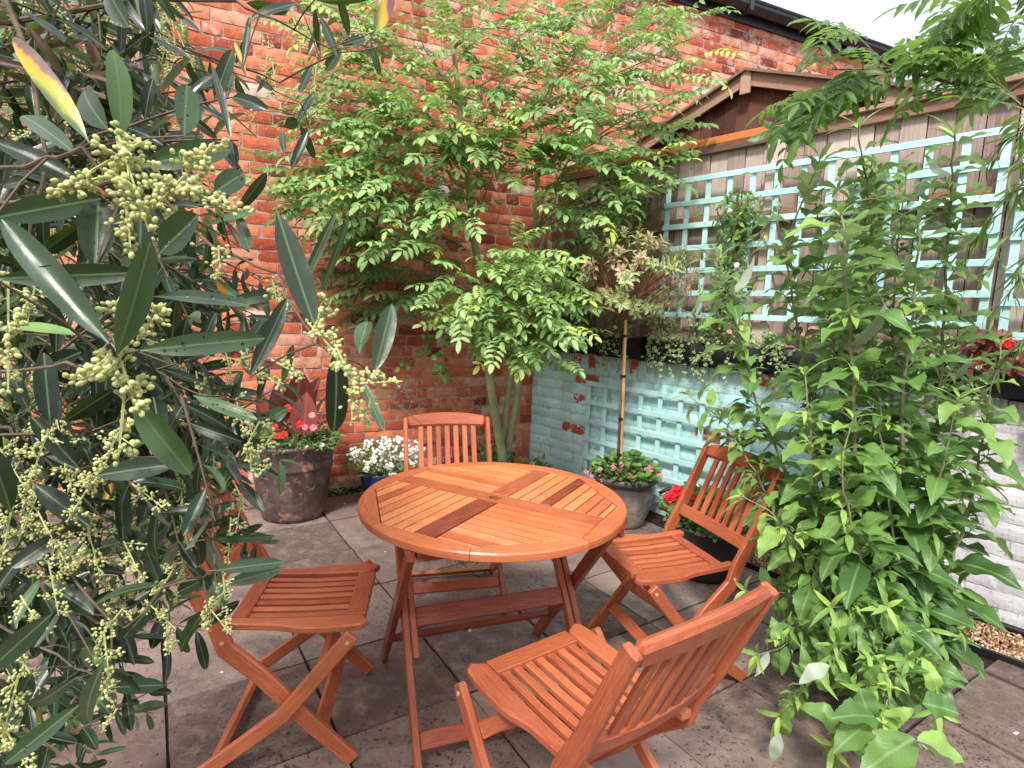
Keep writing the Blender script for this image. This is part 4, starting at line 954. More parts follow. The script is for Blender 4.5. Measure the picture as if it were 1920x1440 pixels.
# ------------------------------------------------------------------ buddleia
def shrub(name,loc,label,stems_,seed,leafscale=1.,cat='shrub',tb=0.):
    root=wempty(name,loc,label,cat,'buddleia shrubs by the painted wall'); lv=Leaves(); pale=Leaves()
    for (pts,r0,l0,l1,sg) in stems_:
        P=[np.asarray(p,float) for p in pts]; m=MB()
        # resample
        seg=[0]
        for i in range(1,len(P)): seg.append(seg[-1]+np.linalg.norm(P[i]-P[i-1]))
        T=seg[-1]; n=max(4,int(T/.05)); Q=[]
        for i in range(n+1):
            s=T*i/n; j=max(0,min(len(P)-2,int(np.searchsorted(seg,s)-1))); u=(s-seg[j])/(seg[j+1]-seg[j]); Q.append(P[j]*(1-u)+P[j+1]*u+rv(.003))
        m.tube(Q,[r0*(1-.72*i/n) for i in range(n+1)],7)
        # nodes
        s=T*sg; k=0; az=rs.uniform(0,3.14)
        while s<T:
            u=s/T; i=int(u*n); p=Q[min(i,n-1)]; tg=nz(Q[min(i+1,n)]-Q[max(i-1,0)])
            A=nz(np.cross(tg,V(math.cos(az),math.sin(az),.1))); Lf=(l0*(1-u)+l1*u)*leafscale
            for sgn in (-1,1):
                if rs.rand()<.06: continue
                out=nz(A*sgn+tg*.35+V(0,0,.08)+rv(.1)); L=Lf*rs.uniform(.7,1.15); tone=.15+tb+.56*u+rs.normal(0,.14)
                up=nz(V(0,0,1)+tg*.3+toward(p,.15)+rv(.15))
                if rs.rand()<.025: pale.add(p,out,-up,L,L*.3,rs.rand(),.8,.3,.05)
                else: lv.add(p+out*.012,out,up,L,L*rs.uniform(.36,.50),tone,rs.uniform(.5,1.5),.30,.13)
                # side shoot
                if .15<u<.93 and rs.rand()<.75:
                    ln=rs.uniform(.05,.16)*(1.3-u); d=nz(out+V(0,0,.5)+tg*.4); e=p+d*ln; m.tube([p-d*.004,e],[.0028,.0016],5)
                    for w in range(rs.randint(3,6)):
                        a=w*1.57+rs.uniform(-.3,.3); q1=nz(np.cross(d,V(.2,.9,.1))); q2=np.cross(d,q1); o2=nz(q1*math.cos(a)+q2*math.sin(a)+d*.6)
                        lv.add(p+d*ln*(.6+.1*w),o2,nz(V(0,0,1)+rv(.2)),L*rs.uniform(.35,.6),L*rs.uniform(.10,.17),min(1,tone+rs.uniform(.08,.35)),rs.uniform(.5,1.5),.3,.1)
            s+=rs.uniform(.055,.085)*(1.2-.45*u); az+=1.57+rs.uniform(-.2,.2); k+=1
        m.build('stem',m_budstem,root,True)
        p=Q[-1]; tg=nz(Q[-1]-Q[-3])
        for w in range(5):
            a=w*1.57+rs.uniform(-.3,.3); q1=nz(np.cross(tg,V(.2,.9,.1))); q2=np.cross(tg,q1); lv.add(p-tg*.004*w,nz(q1*math.cos(a)+q2*math.sin(a)+tg*(1.2-.12*w)),nz(tg+V(0,0,.3)),l1*leafscale*rs.uniform(.5,1),l1*.22,.8+rs.uniform(-.15,.2),rs.uniform(.4,1.3),.3,.05)
    return root,lv,pale
ms=MB()
BB=V(1.55,2.12,0)
def S(lst,r=.009,l0=.17,l1=.10,sg=.10): return ([b for b in lst],r,l0,l1,sg)
b1=BB
big=[S([b1+V(0,0,0),at(1700,1150,2.1),at(1697,950,2.05),at(1690,760,2.02),at(1715,560,2.0),at(1722,420,2.0)],.013,.19,.08),
 S([b1+V(-.03,0,0),at(1640,1150,2.1),at(1605,900,2.05),at(1600,700,2.0),at(1585,520,1.98),at(1580,400,1.98)],.012,.19,.10),
 S([b1+V(.03,.06,0),at(1740,1000,2.3),at(1765,700,2.3),at(1775,480,2.3),at(1790,250,2.25)],.011,.17,.09),
 S([b1+V(-.02,.06,0),at(1650,1000,2.3),at(1640,700,2.3),at(1632,420,2.3),at(1612,235,2.25)],.011,.17,.09),
 S([b1+V(.05,0,0),at(1760,1120,2.1),at(1820,950,2.05),at(1850,780,2.0),at(1880,640,2.0)],.008,.16,.07),
 S([b1+V(.02,-.04,0),at(1730,1080,2.0),at(1760,900,1.9),at(1800,740,1.85)],.007,.17,.07),
 S([b1+V(-.05,-.02,0),at(1600,1140,2.0),at(1540,980,1.95),at(1520,830,1.9),at(1510,700,1.9)],.009,.18,.07),
 S([b1+V(-.06,0,0),at(1580,1100,2.1),at(1480,900,2.15),at(1420,760,2.2),at(1375,600,2.2),at(1345,480,2.2)],.009,.16,.09),
 S([b1+V(-.05,.03,0),at(1600,1050,2.2),at(1530,800,2.25),at(1500,640,2.25),at(1470,470,2.25),at(1535,300,2.25)],.009,.16,.09),
 S([b1+V(-.07,0,0),at(1560,1120,2.1),at(1450,950,2.1),at(1370,800,2.15),at(1290,740,2.2)],.007,.16,.06,.3),
 S([b1+V(0,.05,0),at(1680,980,2.35),at(1670,700,2.4),at(1680,480,2.4),at(1700,330,2.4)],.009,.16,.09),
 S([b1+V(-.03,.03,0),at(1620,1000,2.3),at(1570,700,2.3),at(1545,500,2.3),at(1530,380,2.3)],.009,.16,.09),
 S([b1+V(-.03,-.05,0),at(1590,1180,1.9),at(1520,1060,1.85),at(1450,960,1.8),at(1390,930,1.8)],.006,.16,.06,.3),
 S([b1+V(0,-.05,0),at(1640,1150,1.9),at(1600,1000,1.8),at(1575,880,1.75),at(1600,780,1.75)],.008,.17,.07,.2),
 S([b1+V(0,-.03,0),at(1690,1120,1.95),at(1660,900,1.95),at(1650,760,1.95)],.008,.17,.07,.2),
]
low=[]
for (px,py,Y_) in ((1420,1230,1.75),(1460,1340,1.55),(1560,1400,1.45),(1650,1420,1.4),(1760,1330,1.55),(1800,1180,1.9),(1850,1160,2.1),(1400,1110,1.9),(1530,1260,1.6),(1620,1300,1.55),(1700,1240,1.65),(1480,1180,1.8),(1560,1140,1.7),(1660,1140,1.7),(1740,1180,1.8)):
    tip=at(px,py,Y_); tip[2]=max(tip[2],.04); low.append(S([b1+V(0,-.05,.02)+rv(.05)*V(1,1,0),(b1*.45+tip*.55)+V(0,0,.14),tip],.004,.14,.075,.3))
bd_root,lvb,pale=shrub('buddleia',BB,'tall leafy buddleia growing up in front of the trellis and white wall',big,1,1.75,tb=-.04)
lvb.build('foliage',m_bud,bd_root,'lance'); pale.build('pale_foliage',m_pale,bd_root,'lance')
ms=MB(); l_root,lvl,pl2=shrub('buddleia',BB+V(-.1,-.25,0),'low sprawling buddleia shoots spilling onto the paving',low,2,1.35,tb=-.09)
for (px,py,tx,ty,w,Y_) in ((1555,1248,1492,1275,34,1.5),(1463,1375,1443,1440,26,1.35),(1720,1390,1810,1440,44,1.25)):
    a=at(px,py,Y_); b=at(tx,ty,Y_); pl2.add(a,b-a,nz(toward(a,1)+rv(.3)),np.linalg.norm(b-a),w/F_*Y_,.8,.5,.3,.1)
for (px,py,tx,ty,w,Y_,tn) in ((1715,1385,1610,1440,80,1.3,.55),(1720,1385,1820,1420,60,1.3,.8),(1640,1345,1570,1330,60,1.35,.4),(1640,1350,1560,1400,60,1.35,.5),(1730,1320,1800,1330,60,1.4,.35),(1610,1290,1640,1360,50,1.4,.4)):
    a=at(px,py,Y_); b=at(tx,ty,Y_-.04); lvl.add(a,b-a,nz(toward(a,.6)+V(0,0,1)),np.linalg.norm(b-a),w/F_*Y_,tn,.5,.3,.12)
lvl.build('foliage',m_bud,l_root,'lance'); pl2.build('pale_foliage',m_pale,l_root,'lance')

# ------------------------------------------------------------------ overhanging tree, trunk outside the frame on the right
ov=wempty('overhanging_tree',V(2.35,1.55,0),'overhanging branches with long pinnate leaves reaching in against the sky','tree')
trk=[V(2.35,1.55,0),V(2.33,1.57,1.2),V(2.28,1.62,2.2),V(2.2,1.68,2.7),V(2.05,1.75,3.05)]
m=MB(); m.tube(trk,[.06,.05,.04,.032,.025],10); m.build('trunk',m_brownstem,ov,True)
lo_=Leaves(); to_=MB(); bo=MB()
def obranch(pts,n,lf,L0,start=.2,tonebase=.45,r=.008,pairs=(4,5,6)):
    bo.tube(pts,[r*(1-.75*i/(len(pts)-1)) for i in range(len(pts))],6)
    for k in range(n):
        u=(start+(1-start)*rs.uniform(0,1))*(len(pts)-1.001); i=int(u); p=pts[i]*(1-u+i)+pts[i+1]*(u-i); tg=nz(pts[i+1]-pts[i]); sd=nz(np.cross(tg,V(0,0,1)))*rs.choice([-1,1])
        d=nz(tg*.6+sd*rs.uniform(.2,1)+V(0,0,rs.uniform(-.4,.3))); pinnate(lo_,to_,p,d,nz(V(0,0,1)+rv(.3)+toward(p,.2)),L0*rs.uniform(.7,1.2),rs.choice(pairs),lf*rs.uniform(.85,1.15),tonebase+rs.normal(0,.15),rs.uniform(.26,.38),rs.uniform(.3,1.0))
q0=trk[3]; q1=trk[4]
obranch([q0,at(1900,100,1.9),at(1750,110,1.95),at(1640,130,2.0),at(1560,130,2.0)],16,.085,.24,.2)
obranch([q0,at(1880,180,1.85),at(1760,150,1.9),at(1660,120,1.95),at(1600,60,2.0)],10,.08,.22,.3,.4)
obranch([at(1700,125,1.98),at(1600,150,2.0),at(1530,175,2.02),at(1490,200,2.05)],9,.08,.22,.1,.6)
obranch([q1,at(1900,40,2.0),at(1820,50,2.0),at(1740,60,2.0)],14,.075,.22,.2,.35)
obranch([q1,at(1930,-60,1.7),at(1850,-10,1.8),at(1780,-10,1.9)],14,.075,.2,.2,.3)
obranch([q0,at(1935,220,1.7),at(1900,180,1.75),at(1850,140,1.8)],10,.07,.2,.2,.4)
lo_.build('crown',m_over,ov,'oval'); bo.build('branch',m_brownstem,ov,True); to_.build('twigs',m_ashtwig,ov)
# feathery shrub at the right edge
wl=wempty('willow_shrub',V(2.3,1.6,0),'fine narrow-leaved grey-green shrub reaching in at the right edge','shrub'); lw=Leaves(); tw=MB()
for (sx,sy,ex_,ey_,Yw) in ((2040,250,1845,420,1.8),(2050,330,1830,520,1.8),(2060,400,1850,600,1.85),(2040,220,1880,340,1.75),(2080,520,1870,700,1.9),(2060,300,1800,470,1.9),(2050,180,1860,300,1.85)):
    pts=curve(at(sx,sy,1.75),at(ex_,ey_,Yw),-.05,8,.01); tw.tube(pts,[.004*(1-.08*i) for i in range(9)],4)
    for k in range(46):
        u=rs.uniform(.2,7.99); i=int(u); p=pts[i]*(1-u+i)+pts[i+1]*(u-i); tg=nz(pts[i+1]-pts[i])
        lw.add(p,nz(tg+rv(.45)+V(0,0,-.25)),nz(V(0,0,1)+rv(.5)),rs.uniform(.05,.10),rs.uniform(.006,.010),rs.uniform(.1,.8),rs.uniform(.2,1.2),.3)
m=MB(); m.tube([V(2.3,1.6,0),V(2.2,1.7,1.2),at(2040,250,1.75)],[.02,.016,.008],7); m.build('stem',m_brownstem,wl,True)
lw.build('foliage',m_over,wl,'olive'); tw.build('branch',m_brownstem,wl)
# distant trees beyond the fence
for (cx_,cy_,cz_,rr,lb) in ((13.9,17,8.3,1.5,'far green tree beyond the fence at the right skyline'),(17.3,18,8.8,2.4,'larger far tree at the outer right skyline')):
    tr_=wempty('distant_tree',V(cx_,cy_,0),lb,'tree','trees beyond the fence'); m=MB(); m.tube([V(cx_,cy_,0),V(cx_,cy_,cz_)],[.3,.12],8); m.build('trunk',m_brownstem,tr_,True); lv=Leaves()
    for k in range(2600):
        d=nz(rv()); r_=rr*rs.uniform(.55,1)*(1+.18*math.sin(d[0]*7+d[2]*5)); p=V(cx_,cy_,cz_)+d*r_*V(1,1,.75); lv.add(p,rv(),nz(d+V(0,0,.6)+rv(.4)),rs.uniform(.12,.25),rs.uniform(.08,.14),rs.uniform(0,1)*.6+.35*max(0,d[2]),.4,.2)
    lv.build('crown',m_ash,tr_,'small')
# wall creeper sprig on the brick
climb=wempty('wall_sprig',wB(-.75,1.2,.05),'small leafy sprig hanging against bricks left of the tree','plant'); lv=Leaves(); tw=MB()
for pts in (((840,610),(800,640),(770,680),(745,690)),((800,640),(820,690),(840,715)),((850,610),(830,650),(835,700))):
    P=polypx([(a,b,3.95) for a,b in pts]); tw.tube(P,.0018,4)
    for k in range(26):
        u=rs.uniform(0,len(P)-1.001); i=int(u); p=P[i]*(1-u+i)+P[i+1]*(u-i)+rv(.012); lv.add(p,nz(rv()),nz(toward(p,1)+rv(.4)+V(0,0,.5)),.045,.032,rs.uniform(.3,1),.4,.2)
lv.build('foliage',m_low,climb,'round'); tw.build('stem',m_ashtwig,climb)

# ------------------------------------------------------------------ olive tree, close at the left
ol=wempty('olive_tree',V(-1.25,.75,0),'large olive tree with glossy leaves and bud clusters close at the left','tree')
lh=Leaves(); ly=Leaves(); tw=MB(); dr=Beads(1); 
def oleaf(bx,by,tx,ty,w,tone,D=None,curl=None,flip=False,mesh=None,drops=0,tilt=.35):
    Lp=math.hypot(tx-bx,ty-by); D=D or min(1.15,max(.36,min(F_*.078/max(Lp,60),F_*.0235/max(w,14))))
    a=atd(bx,by,D); b=atd(tx,ty,D*rs.uniform(.93,1.07)); L=np.linalg.norm(b-a); n=nz(toward(a,1)+V(0,0,.25)+rv(tilt))*(-1 if flip else 1)
    cu=rs.uniform(-.2,.6) if curl is None else curl
    (mesh or lh).add(a,b-a,n,L*(1+.04*cu*cu),w/F_*D*.98,tone,cu,rs.uniform(.15,.4),.03)
    d=nz(b-a); n2=nz(n-d*(n@d)); sd=np.cross(d,n2)
    for k in range(drops):
        u=rs.uniform(.15,.9); al=L*u; c_=cu if abs(cu)>1e-3 else 1e-3
        p=a+d*L*math.sin(c_*u)/c_-n2*L*(1-math.cos(c_*u))/c_+sd*rs.uniform(-.3,.3)*w/F_*D*(1-abs(u-.5)*1.2)+n2*.0006
        dr.add(p,rs.uniform(.0005,.0013),n2,.6)
    return a,b
HERO=[ # base x,y, tip x,y, width, tone, drops
(225,262,232,85,46,.74,0),(345,255,350,160,50,.55,8),(262,312,432,268,52,.5,4),(205,245,118,148,56,.42,0),(-20,262,130,318,40,.15,0),(145,292,22,183,40,.5,0),
(400,362,458,322,44,.5,4),(412,338,415,455,24,.12,0),(-10,408,178,372,52,.38,0),(178,505,184,372,62,.3,3),(262,470,268,360,56,.12,0),(298,475,375,403,62,.42,8),
(205,645,8,415,58,.42,0),(-10,522,252,512,46,.36,0),(218,668,290,458,58,.56,0),(288,556,464,552,40,.5,9),(262,657,492,632,46,.52,9),(248,752,355,892,56,.68,0),
(-20,622,112,588,28,.86,0),(518,392,586,612,52,.33,0),(468,708,540,558,34,.22,0),(448,668,500,592,24,.36,0),(628,655,640,812,46,.03,0),(674,662,684,584,34,.55,8),
(702,700,734,572,40,.42,0),(716,738,790,800,16,.88,0),(676,708,718,812,22,.5,0),(560,548,628,400,18,.42,0),(600,552,655,412,14,.45,0),
(362,742,482,792,28,.62,6),(468,808,536,765,30,.56,8),(438,750,446,680,18,.45,4),(352,888,422,800,36,.2,0),(412,925,446,832,36,.52,6),(178,892,322,868,42,.25,6),
(118,792,215,728,38,.12,0),(95,800,80,660,40,.1,0),(150,880,60,780,36,.15,0),(440,700,505,560,0.1,.3,0),(300,830,290,720,40,.1,0),(330,720,420,745,22,.4,3),
(95,740,70,640,34,.1,0),(60,905,165,985,40,.12,0),(100,870,175,960,30,.15,0),(545,830,450,838,24,.52,0),(225,900,235,1010,30,.14,0),(20,960,-10,840,44,.3,0),
(305,1098,160,1105,30,.36,0),(200,1290,308,1283,30,.34,0),(150,1320,5,1435,36,.48,4),(145,1268,28,1358,32,.34,0),(198,1235,106,1420,36,.4,0),(388,1140,320,1226,34,.4,0),(302,1118,222,1205,30,.34,0),
(406,1070,532,1050,28,.42,4),(420,1096,528,1066,28,.5,4),(400,1090,418,1140,34,.45,0),(80,1090,175,1152,36,.35,0),(98,1150,-10,1245,44,.4,0),(115,1142,14,1128,26,.3,0),(318,1035,215,1000,34,.24,6),
(390,1040,300,1042,26,.3,0),(385,1010,500,1016,16,.35,0),(192,1212,100,1222,34,.45,0),(130,1215,85,1105,26,.3,0),(310,1145,282,1218,26,.15,0),(245,1010,150,1040,30,.5,0),(160,1010,80,1085,26,.1,0),
(395,1080,330,1112,28,.35,0),(400,1010,440,980,22,.25,0),(215,1305,120,1260,32,.3,0),(450,860,520,890,20,.4,0),(60,1260,20,1340,40,.4,0),(365,1110,428,1066,22,.3,0),
# upper right branches
(395,115,433,235,14,.2,0),(350,110,388,200,14,.12,0),(432,160,358,158,14,.3,0),(302,-20,320,45,18,.12,0),(200,-20,240,50,44,.4,0),(455,130,468,28,12,.45,1),(470,60,440,120,12,.3,0),(420,128,360,160,14,.1,0),
(533,290,527,235,14,.42,0),(535,240,558,222,22,.45,0),(580,240,546,312,18,.25,0),(562,232,592,300,16,.1,0),(378,62,312,12,18,.1,0),(425,190,434,118,14,.3,0),(520,175,465,135,14,.35,0),(480,175,520,120,12,.4,0),
(577,105,605,40,16,.3,0),(600,100,590,20,14,.3,0),(640,90,612,135,22,.4,0),(590,170,560,225,14,.35,0),(365,175,430,128,12,.05,0),(410,190,430,130,10,.05,0),(375,178,425,238,12,.03,0),(460,5,540,18,26,.25,0),(560,5,470,25,22,.2,0),(600,30,640,110,20,.3,0),
(590,0,700,10,18,.2,0),(620,20,660,75,16,.25,0),(705,65,640,88,20,.2,0),(695,80,712,140,14,.5,2),(655,70,640,0,16,.4,0),(585,120,560,180,16,.3,0),
# left edge fill
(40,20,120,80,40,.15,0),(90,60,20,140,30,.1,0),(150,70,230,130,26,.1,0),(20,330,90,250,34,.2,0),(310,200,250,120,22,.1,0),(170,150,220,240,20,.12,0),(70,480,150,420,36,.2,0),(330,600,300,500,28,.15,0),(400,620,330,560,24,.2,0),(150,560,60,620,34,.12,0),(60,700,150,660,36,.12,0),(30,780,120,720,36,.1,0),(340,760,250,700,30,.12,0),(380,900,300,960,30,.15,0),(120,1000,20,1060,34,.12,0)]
joints=[]
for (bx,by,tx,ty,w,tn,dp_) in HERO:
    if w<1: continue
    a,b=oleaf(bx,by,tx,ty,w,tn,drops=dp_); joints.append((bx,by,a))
# the yellowing leaves
oleaf(168,268,18,50,42,.6,D=.40,mesh=ly,curl=.15,tilt=.06); oleaf(700,65,738,-15,28,.9,D=.7,mesh=ly,curl=.1,tilt=.06); oleaf(405,520,430,565,20,.8,D=.7,mesh=ly); oleaf(190,950,215,900,14,.5,D=.9,mesh=ly); oleaf(440,75,455,120,10,.7,D=.9,mesh=ly); oleaf(295,395,310,430,10,.3,D=.8,mesh=ly)
# twigs in picture: lists of (x,y,depth)
TW=[([(-60,120,.8),(140,40,.8),(280,70,.85),(400,112,.9),(520,155,.95),(640,100,.9),(760,90,1.0)],.004),([(120,-10,.9),(300,75,.9),(430,135,.95),(560,190,1.0)],.003),([(-60,-20,.7),(180,60,.8),(390,140,.9),(470,190,.9),(560,225,.95)],.003),
([(440,10,.8),(520,40,.8),(620,90,.85),(705,60,.85)],.003),([(260,330,.6),(380,440,.62),(470,490,.62),(525,520,.6),(545,560,.58),(600,640,.55),(660,700,.52),(720,735,.5)],.0032),([(-40,330,.5),(80,300,.45),(170,290,.42),(240,350,.42)],.0035),
([(-60,700,.55),(90,690,.5),(180,680,.45),(225,690,.42)],.0035),([(-40,900,.7),(100,880,.7),(230,860,.7),(340,850,.72),(420,900,.72),(460,870,.72)],.003),([(50,620,.7),(200,640,.7),(300,700,.72),(370,740,.72),(450,760,.7)],.003),
([(-60,1000,.75),(60,1060,.72),(150,1150,.7),(240,1180,.68),(310,1100,.68),(390,1080,.66),(400,1170,.66)],.0035),([(-60,1150,.7),(60,1200,.68),(150,1260,.66),(200,1290,.66)],.003),([(330,800,.8),(390,900,.8),(400,1010,.75),(402,1080,.7),(408,1160,.68)],.0028),
([(-60,420,.8),(60,470,.85),(180,560,.9),(300,600,.9),(420,640,.95),(480,660,.95)],.003),([(0,-60,.6),(60,120,.6),(100,300,.6),(60,480,.62)],.005),([(20,800,.7),(60,960,.7),(120,1060,.7),(200,1180,.66),(190,1290,.66)],.004)]
twp=[]
for pts,r in TW:
    P=[atd(*q)+rv(.003) for q in pts]; P2=[]
    for i in range(len(P)-1):
        for u in (0,.33,.66): P2.append(P[i]*(1-u)+P[i+1]*u+rv(.002))
    P2.append(P[-1]); twp.append(P2); n=len(P2); tw.tube(P2,[.62*r*(1-.6*i/n) for i in range(n)],6)
# main limbs connecting to the trunk outside the frame
limb=MB(); TRK=V(-1.25,.75,0)
limb.tube([TRK,TRK+V(.02,.0,.7),TRK+V(.05,.02,1.3),TRK+V(.1,.03,1.9),TRK+V(.2,.05,2.3)],[.07,.06,.05,.035,.02],10); limb.build('trunk',m_brownstem,ol,True)
for P2 in twp:
    a=P2[0]; z=min(2.2,max(.5,a[2]-.1)); tw.tube(curve(TRK+V(.05,.02,z),a,0,5,.012),[.006,.0055,.005,.004,.003,.0024],6)
for (bx,by,a) in joints: # petiole to the nearest twig point
    best=min((np.linalg.norm(q-a),i,j) for i,P2 in enumerate(twp) for j,q in enumerate(P2)); q=twp[best[1]][best[2]]
    if best[0]<.10: tw.tube([a,(a+q)/2+V(0,0,.004),q],[.0009,.001,.0012],4,cap=False)
# fill: shoots with opposite leaves at 0.7-1.5 m
def shoot(px,py,D,ang,Lm,tonebase):
    p=atd(px,py,D); d=nz(cX*math.cos(ang)-cY*math.sin(ang)+cF*rs.uniform(-.4,.4)); pts=[p+d*Lm*u+V(0,0,-.12*Lm*u*u) for u in np.linspace(0,1,7)]; tw.tube(pts,[.0022,.002,.0018,.0016,.0013,.0011,.0008],4,cap=False)
    az=rs.uniform(0,3)
    for k in range(int(Lm/.022)):
        u=(k+.5)/int(Lm/.022)*6; i=min(5,int(u)); q=pts[i]*(1-u+i)+pts[i+1]*(u-i); tg=nz(pts[i+1]-pts[i]); A=nz(np.cross(tg,V(math.cos(az),math.sin(az),.3))); az+=1.57
        for s in (-1,1):
            if rs.rand()<.25: continue
            L=rs.uniform(.045,.07); lh.add(q,nz(A*s+tg*.7+V(0,0,-.15)+rv(.15)),nz(V(0,0,1)+toward(q,.5)+rv(.5)),L,L*rs.uniform(.20,.30),min(.95,max(0,tonebase+rs.normal(0,.13)+(.35 if rs.rand()<.1 else 0))),rs.uniform(-.1,.9),.3,.03)
FILL=[]
for k in range(600):
    py=rs.uniform(-60,1480); lim=(200 if py<150 else 250 if py<480 else 350) if py<1010 else 250-(py-1010)*.35
    px=rs.uniform(-180,lim); D=rs.uniform(.68,1.5)
    if py>1010 and rs.rand()<.3: continue
    if px<60 and rs.rand()<.25: continue
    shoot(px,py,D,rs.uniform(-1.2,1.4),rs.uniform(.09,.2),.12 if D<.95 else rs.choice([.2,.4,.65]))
for (px,py,D,a,L) in ((230,30,1.0,.3,.2),(360,470,1.2,.3,.2),(340,560,1.2,.4,.2),(380,700,1.1,.8,.15),(330,900,1.0,.6,.18),(250,950,1.,.3,.2),(420,520,1.3,.2,.12),(400,650,1.3,.2,.12)): shoot(px,py,D,a,L,.3)
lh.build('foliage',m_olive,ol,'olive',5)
# yellowing leaves share a material of their own
ldry=Leaves()
for k in range(34):
    a=atd(rs.uniform(20,190) if k<26 else rs.uniform(30,200),rs.uniform(20,170) if k<26 else rs.uniform(970,1080),rs.uniform(.6,.9)); ldry.add(a,nz(rv()+V(.2,0,-.8)),nz(toward(a,1)+rv(.5)),rs.uniform(.04,.06),rs.uniform(.01,.016),rs.rand(),rs.uniform(-.8,1.2),.7,.1)
ldry.build('dry_foliage',m_dry,ol,'olive',5)
ly.build('yellowing_foliage',m_oliveb,ol,'olive',5)
# bud clusters
def panicle(px,py,D,size,n,dirpx=(0,1),r=.0021,sub=1,br=10):
    c=atd(px,py,D); s=size/F_*D; d0=nz(cX*dirpx[0]-cY*dirpx[1]); b=Beads(sub); t=MB(); ln=s*2
    ax=[c-d0*s+d0*ln*u+V(0,0,-.1*s*u) for u in np.linspace(0,1,6)]; t.tube(ax,[.0012,.0011,.001,.0009,.0008,.0006],4,cap=False)
    per=max(3,n//br)
    for k in range(br):
        u=(k+.3)/br; x=u*5; i=min(4,int(x)); q=ax[i]*(1-x+i)+ax[i+1]*(x-i); dd=nz(rv()+d0*.5); L=s*(.75-.5*u)*rs.uniform(.7,1.3); e=q+dd*L
        t.tube([q,e],[.0006,.0004],3,cap=False)
        for w in range(per):
            v_=.35+.65*(w+.5)/per; p=q+dd*L*v_+rv(.6)*r*2.3; b.add(p,r*rs.uniform(.55,1.0),nz(p-q+rv(.002)),1.4,rs.uniform(0,1))
    o=b.build('bud_cluster',m_budb,ol); t.build('stalk',m_budb,o)
    return o
def put_p(px,py,D,size,n,d=(0,1),r=.0021,sub=1): panicle(px,py,D,size,n,d,r,sub,br=max(6,n//9))
for a in ((200,300,.40,75,90,(-.6,.3)),(250,340,.40,90,130,(.2,.6)),(350,320,.41,80,110,(.5,-.6)),(370,360,.41,70,90,(.8,.3)),(150,340,.41,60,60,(-1,.2)),(240,420,.40,40,50,(.1,1)),(320,410,.41,40,40,(.5,.8))): put_p(*a,r=.0021,sub=2)
for a in ((225,620,.41,70,70,(0,-1)),(235,700,.40,70,110,(.2,.6)),(228,790,.41,60,50,(-.1,1)),(285,600,.42,45,45,(.5,-.7)),(200,690,.41,50,50,(-.6,.3)),(165,705,.42,28,16,(-1,.2))): put_p(*a,r=.0022,sub=2)
for a in ((15,570,.42,60,60,(0,1)),(15,690,.42,40,30,(0,1)),(605,600,.52,45,50,(.3,-.8)),(612,640,.52,50,60,(.5,.5)),(650,690,.5,50,70,(.3,.6)),(715,715,.5,40,45,(1,-.1)),(660,760,.5,28,18,(0,1)),(690,770,.52,25,14,(-.2,1)),(515,545,.6,20,18,(.2,1)),(490,700,.62,45,55,(.8,.3)),(540,690,.62,35,35,(1,.5)),(410,490,.6,30,30,(0,1))): put_p(*a,r=.0021,sub=2)
SM=[(375,740,.75,45,80),(340,790,.75,40,60),(450,780,.75,35,50),(430,690,.8,30,40),(90,790,.8,60,120),(120,850,.8,65,140),(70,860,.8,60,110),(160,920,.85,60,110),(60,950,.85,60,110),(200,860,.85,50,90),(170,1010,.9,60,110),(100,1010,.9,60,110),(340,930,.75,40,70),(345,990,.75,45,80),(450,950,.8,40,60),(430,1010,.8,40,60),(470,820,.6,35,50),(500,830,.6,25,30),(470,860,.6,20,14),(495,880,.6,18,12),
(310,1090,.7,35,60),(300,1150,.7,38,70),(315,1200,.7,25,30),(400,1140,.68,40,60),(410,1160,.68,35,50),(420,1100,.7,22,20),(205,1170,.66,40,70),(200,1230,.66,45,90),(190,1300,.66,38,60),(205,1350,.66,26,30),(20,1320,.6,60,100),(30,1400,.6,60,80),(50,1250,.7,45,60),(100,1100,.8,50,80),(60,1150,.8,40,50),(250,1050,.85,40,60),
(20,870,.7,50,70),(10,1010,.8,50,80),(60,560,.9,40,60),(330,560,.9,40,60),(390,330,.9,30,30),(500,110,1.0,35,50),(515,150,1.0,35,50),(545,180,1.0,30,40),(560,60,1.,30,40),(600,200,1.05,26,30),(680,60,.9,26,40),(590,150,1.1,30,40),(470,230,1.0,24,24),(350,480,.95,30,40),(300,80,1.0,30,30),(120,40,1.0,30,30),(60,240,.9,30,40),(400,860,.8,30,40),(300,880,.8,40,60),(280,930,.85,40,60),(130,1060,.85,40,60)]
for (px,py,D,s,n) in SM: put_p(px,py,(.58+.12*rs.rand()) if (px<300 and D>.66) else D,s,n,(rs.uniform(-.5,.5),rs.uniform(.2,1)),r=.0019)
for k in range(250): put_p(rs.uniform(-40,350),rs.uniform(0,1150),rs.uniform(.85,1.25),rs.uniform(28,50),54,(rs.uniform(-.5,.5),1),r=.0019)
tw.build('branch',m_twig,ol)
dr.build('water_drops',m_drop,ol)

# fallen petals and leaves on the paving
db=Leaves()
for (px,py) in ((725,1037),(648,945),(590,1085),(560,1100),(430,1175),(418,1265),(880,1180),(1910,1376)):
    d=ray(px,py); p=O_+d*(-H_/d[2]); db.add(p+V(0,0,.006),rv()*V(1,1,.1),V(0,0,1),.022,.012,.9,.5,.2)
tag(db.build('fallen_petals',m_white,None,'petal'),kind='stuff')
db=Leaves()
for k in range(800):
    x,y=rs.uniform(-1.8,2.2),rs.uniform(.9,4.2); p=V(x,y,.004)
    if not inside_yard(p,.1,.1): continue
    db.add(p,rv()*V(1,1,.1),V(0,0,1),rs.uniform(.004,.014),rs.uniform(.003,.007),rs.uniform(0,1),.5,.2)
tag(db.build('leaf_litter',m_brownstem,None,'small'),kind='stuff')

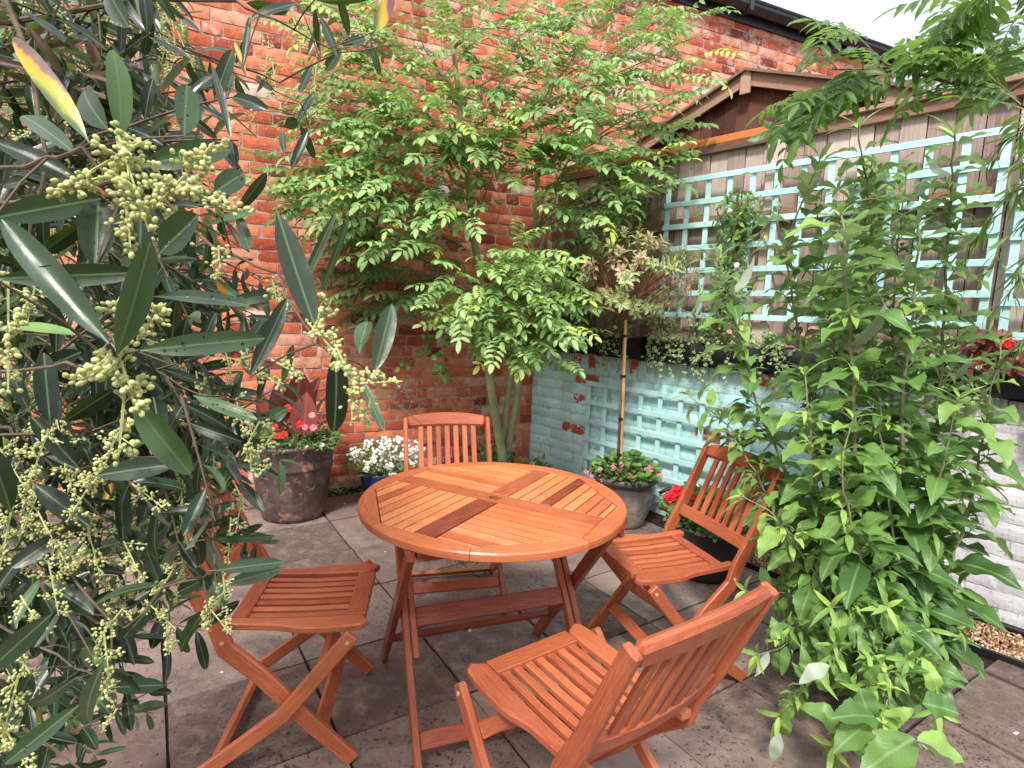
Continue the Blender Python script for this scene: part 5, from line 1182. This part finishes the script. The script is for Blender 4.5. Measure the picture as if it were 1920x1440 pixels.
for o in list(bpy.data.objects):
    if '_world' in o: del o['_world']
# ------------------------------------------------------------------ light
sun_el,sun_dir=R(50),nz(V(-.25,-.9,0))
w=bpy.data.worlds.new('World'); scene.world=w; w.use_nodes=True; nt=w.node_tree; nt.nodes.clear(); t=NT(nt)
sky=t.n('TexSky',{'sky_type':'NISHITA','sun_disc':False}); sky.sun_elevation=sun_el; sky.sun_rotation=math.atan2(sun_dir[0],sun_dir[1]); sky.dust_density=3
tc=t.nt.nodes.new('ShaderNodeTexCoord').outputs['Generated']
cl=t.noise(2.2,t.mapv(tc,(1,1,2.2)),5,.55,.3)
cloud=t.ramp(t.noise(1.6,t.mapv(tc,(1,1,1.5),(3,1,0)),4,.5),[(.35,(.60,.66,.77)),(.6,(.97,.98,1.0))])
skyc=t.mix(1.,sky.outputs[0],(.11,.11,.11),'MULTIPLY')
col=t.mix(t.ramp(cl,[(.30,.72),(.5,1)]),skyc,cloud)
zz=t.sep(tc)[2]
zf=t.math('ADD',.62,t.math('MULTIPLY',t.math('MAXIMUM',zz,0.),1.15)); col=t.mix(1.,col,t.n('CombineXYZ',X=zf,Y=zf,Z=zf).outputs[0],'MULTIPLY')
bgn=t.n('Background',Color=col,Strength=1.5); ow=nt.nodes.new('ShaderNodeOutputWorld'); nt.links.new(bgn.outputs[0],ow.inputs[0])
sl=bpy.data.lights.new('sun','SUN'); sl.energy=4.4; sl.angle=R(9); sl.color=(1,.95,.87); so=bpy.data.objects.new('sun',sl); COL.objects.link(so)
sv=Vector((sun_dir[0]*math.cos(sun_el),sun_dir[1]*math.cos(sun_el),math.sin(sun_el))); so.rotation_euler=sv.to_track_quat('Z','Y').to_euler(); so.location=(0,0,8)
scene.view_settings.view_transform='Standard'; scene.view_settings.look='None'; scene.view_settings.exposure=0; scene.view_settings.gamma=1
cy=scene.cycles if hasattr(scene,'cycles') else None
scene.render.engine='CYCLES'; cy=scene.cycles
cy.use_denoising=True; cy.max_bounces=8; cy.diffuse_bounces=4; cy.glossy_bounces=3; cy.transmission_bounces=6; cy.transparent_max_bounces=8; cy.sample_clamp_indirect=6; cy.caustics_reflective=False; cy.caustics_refractive=False
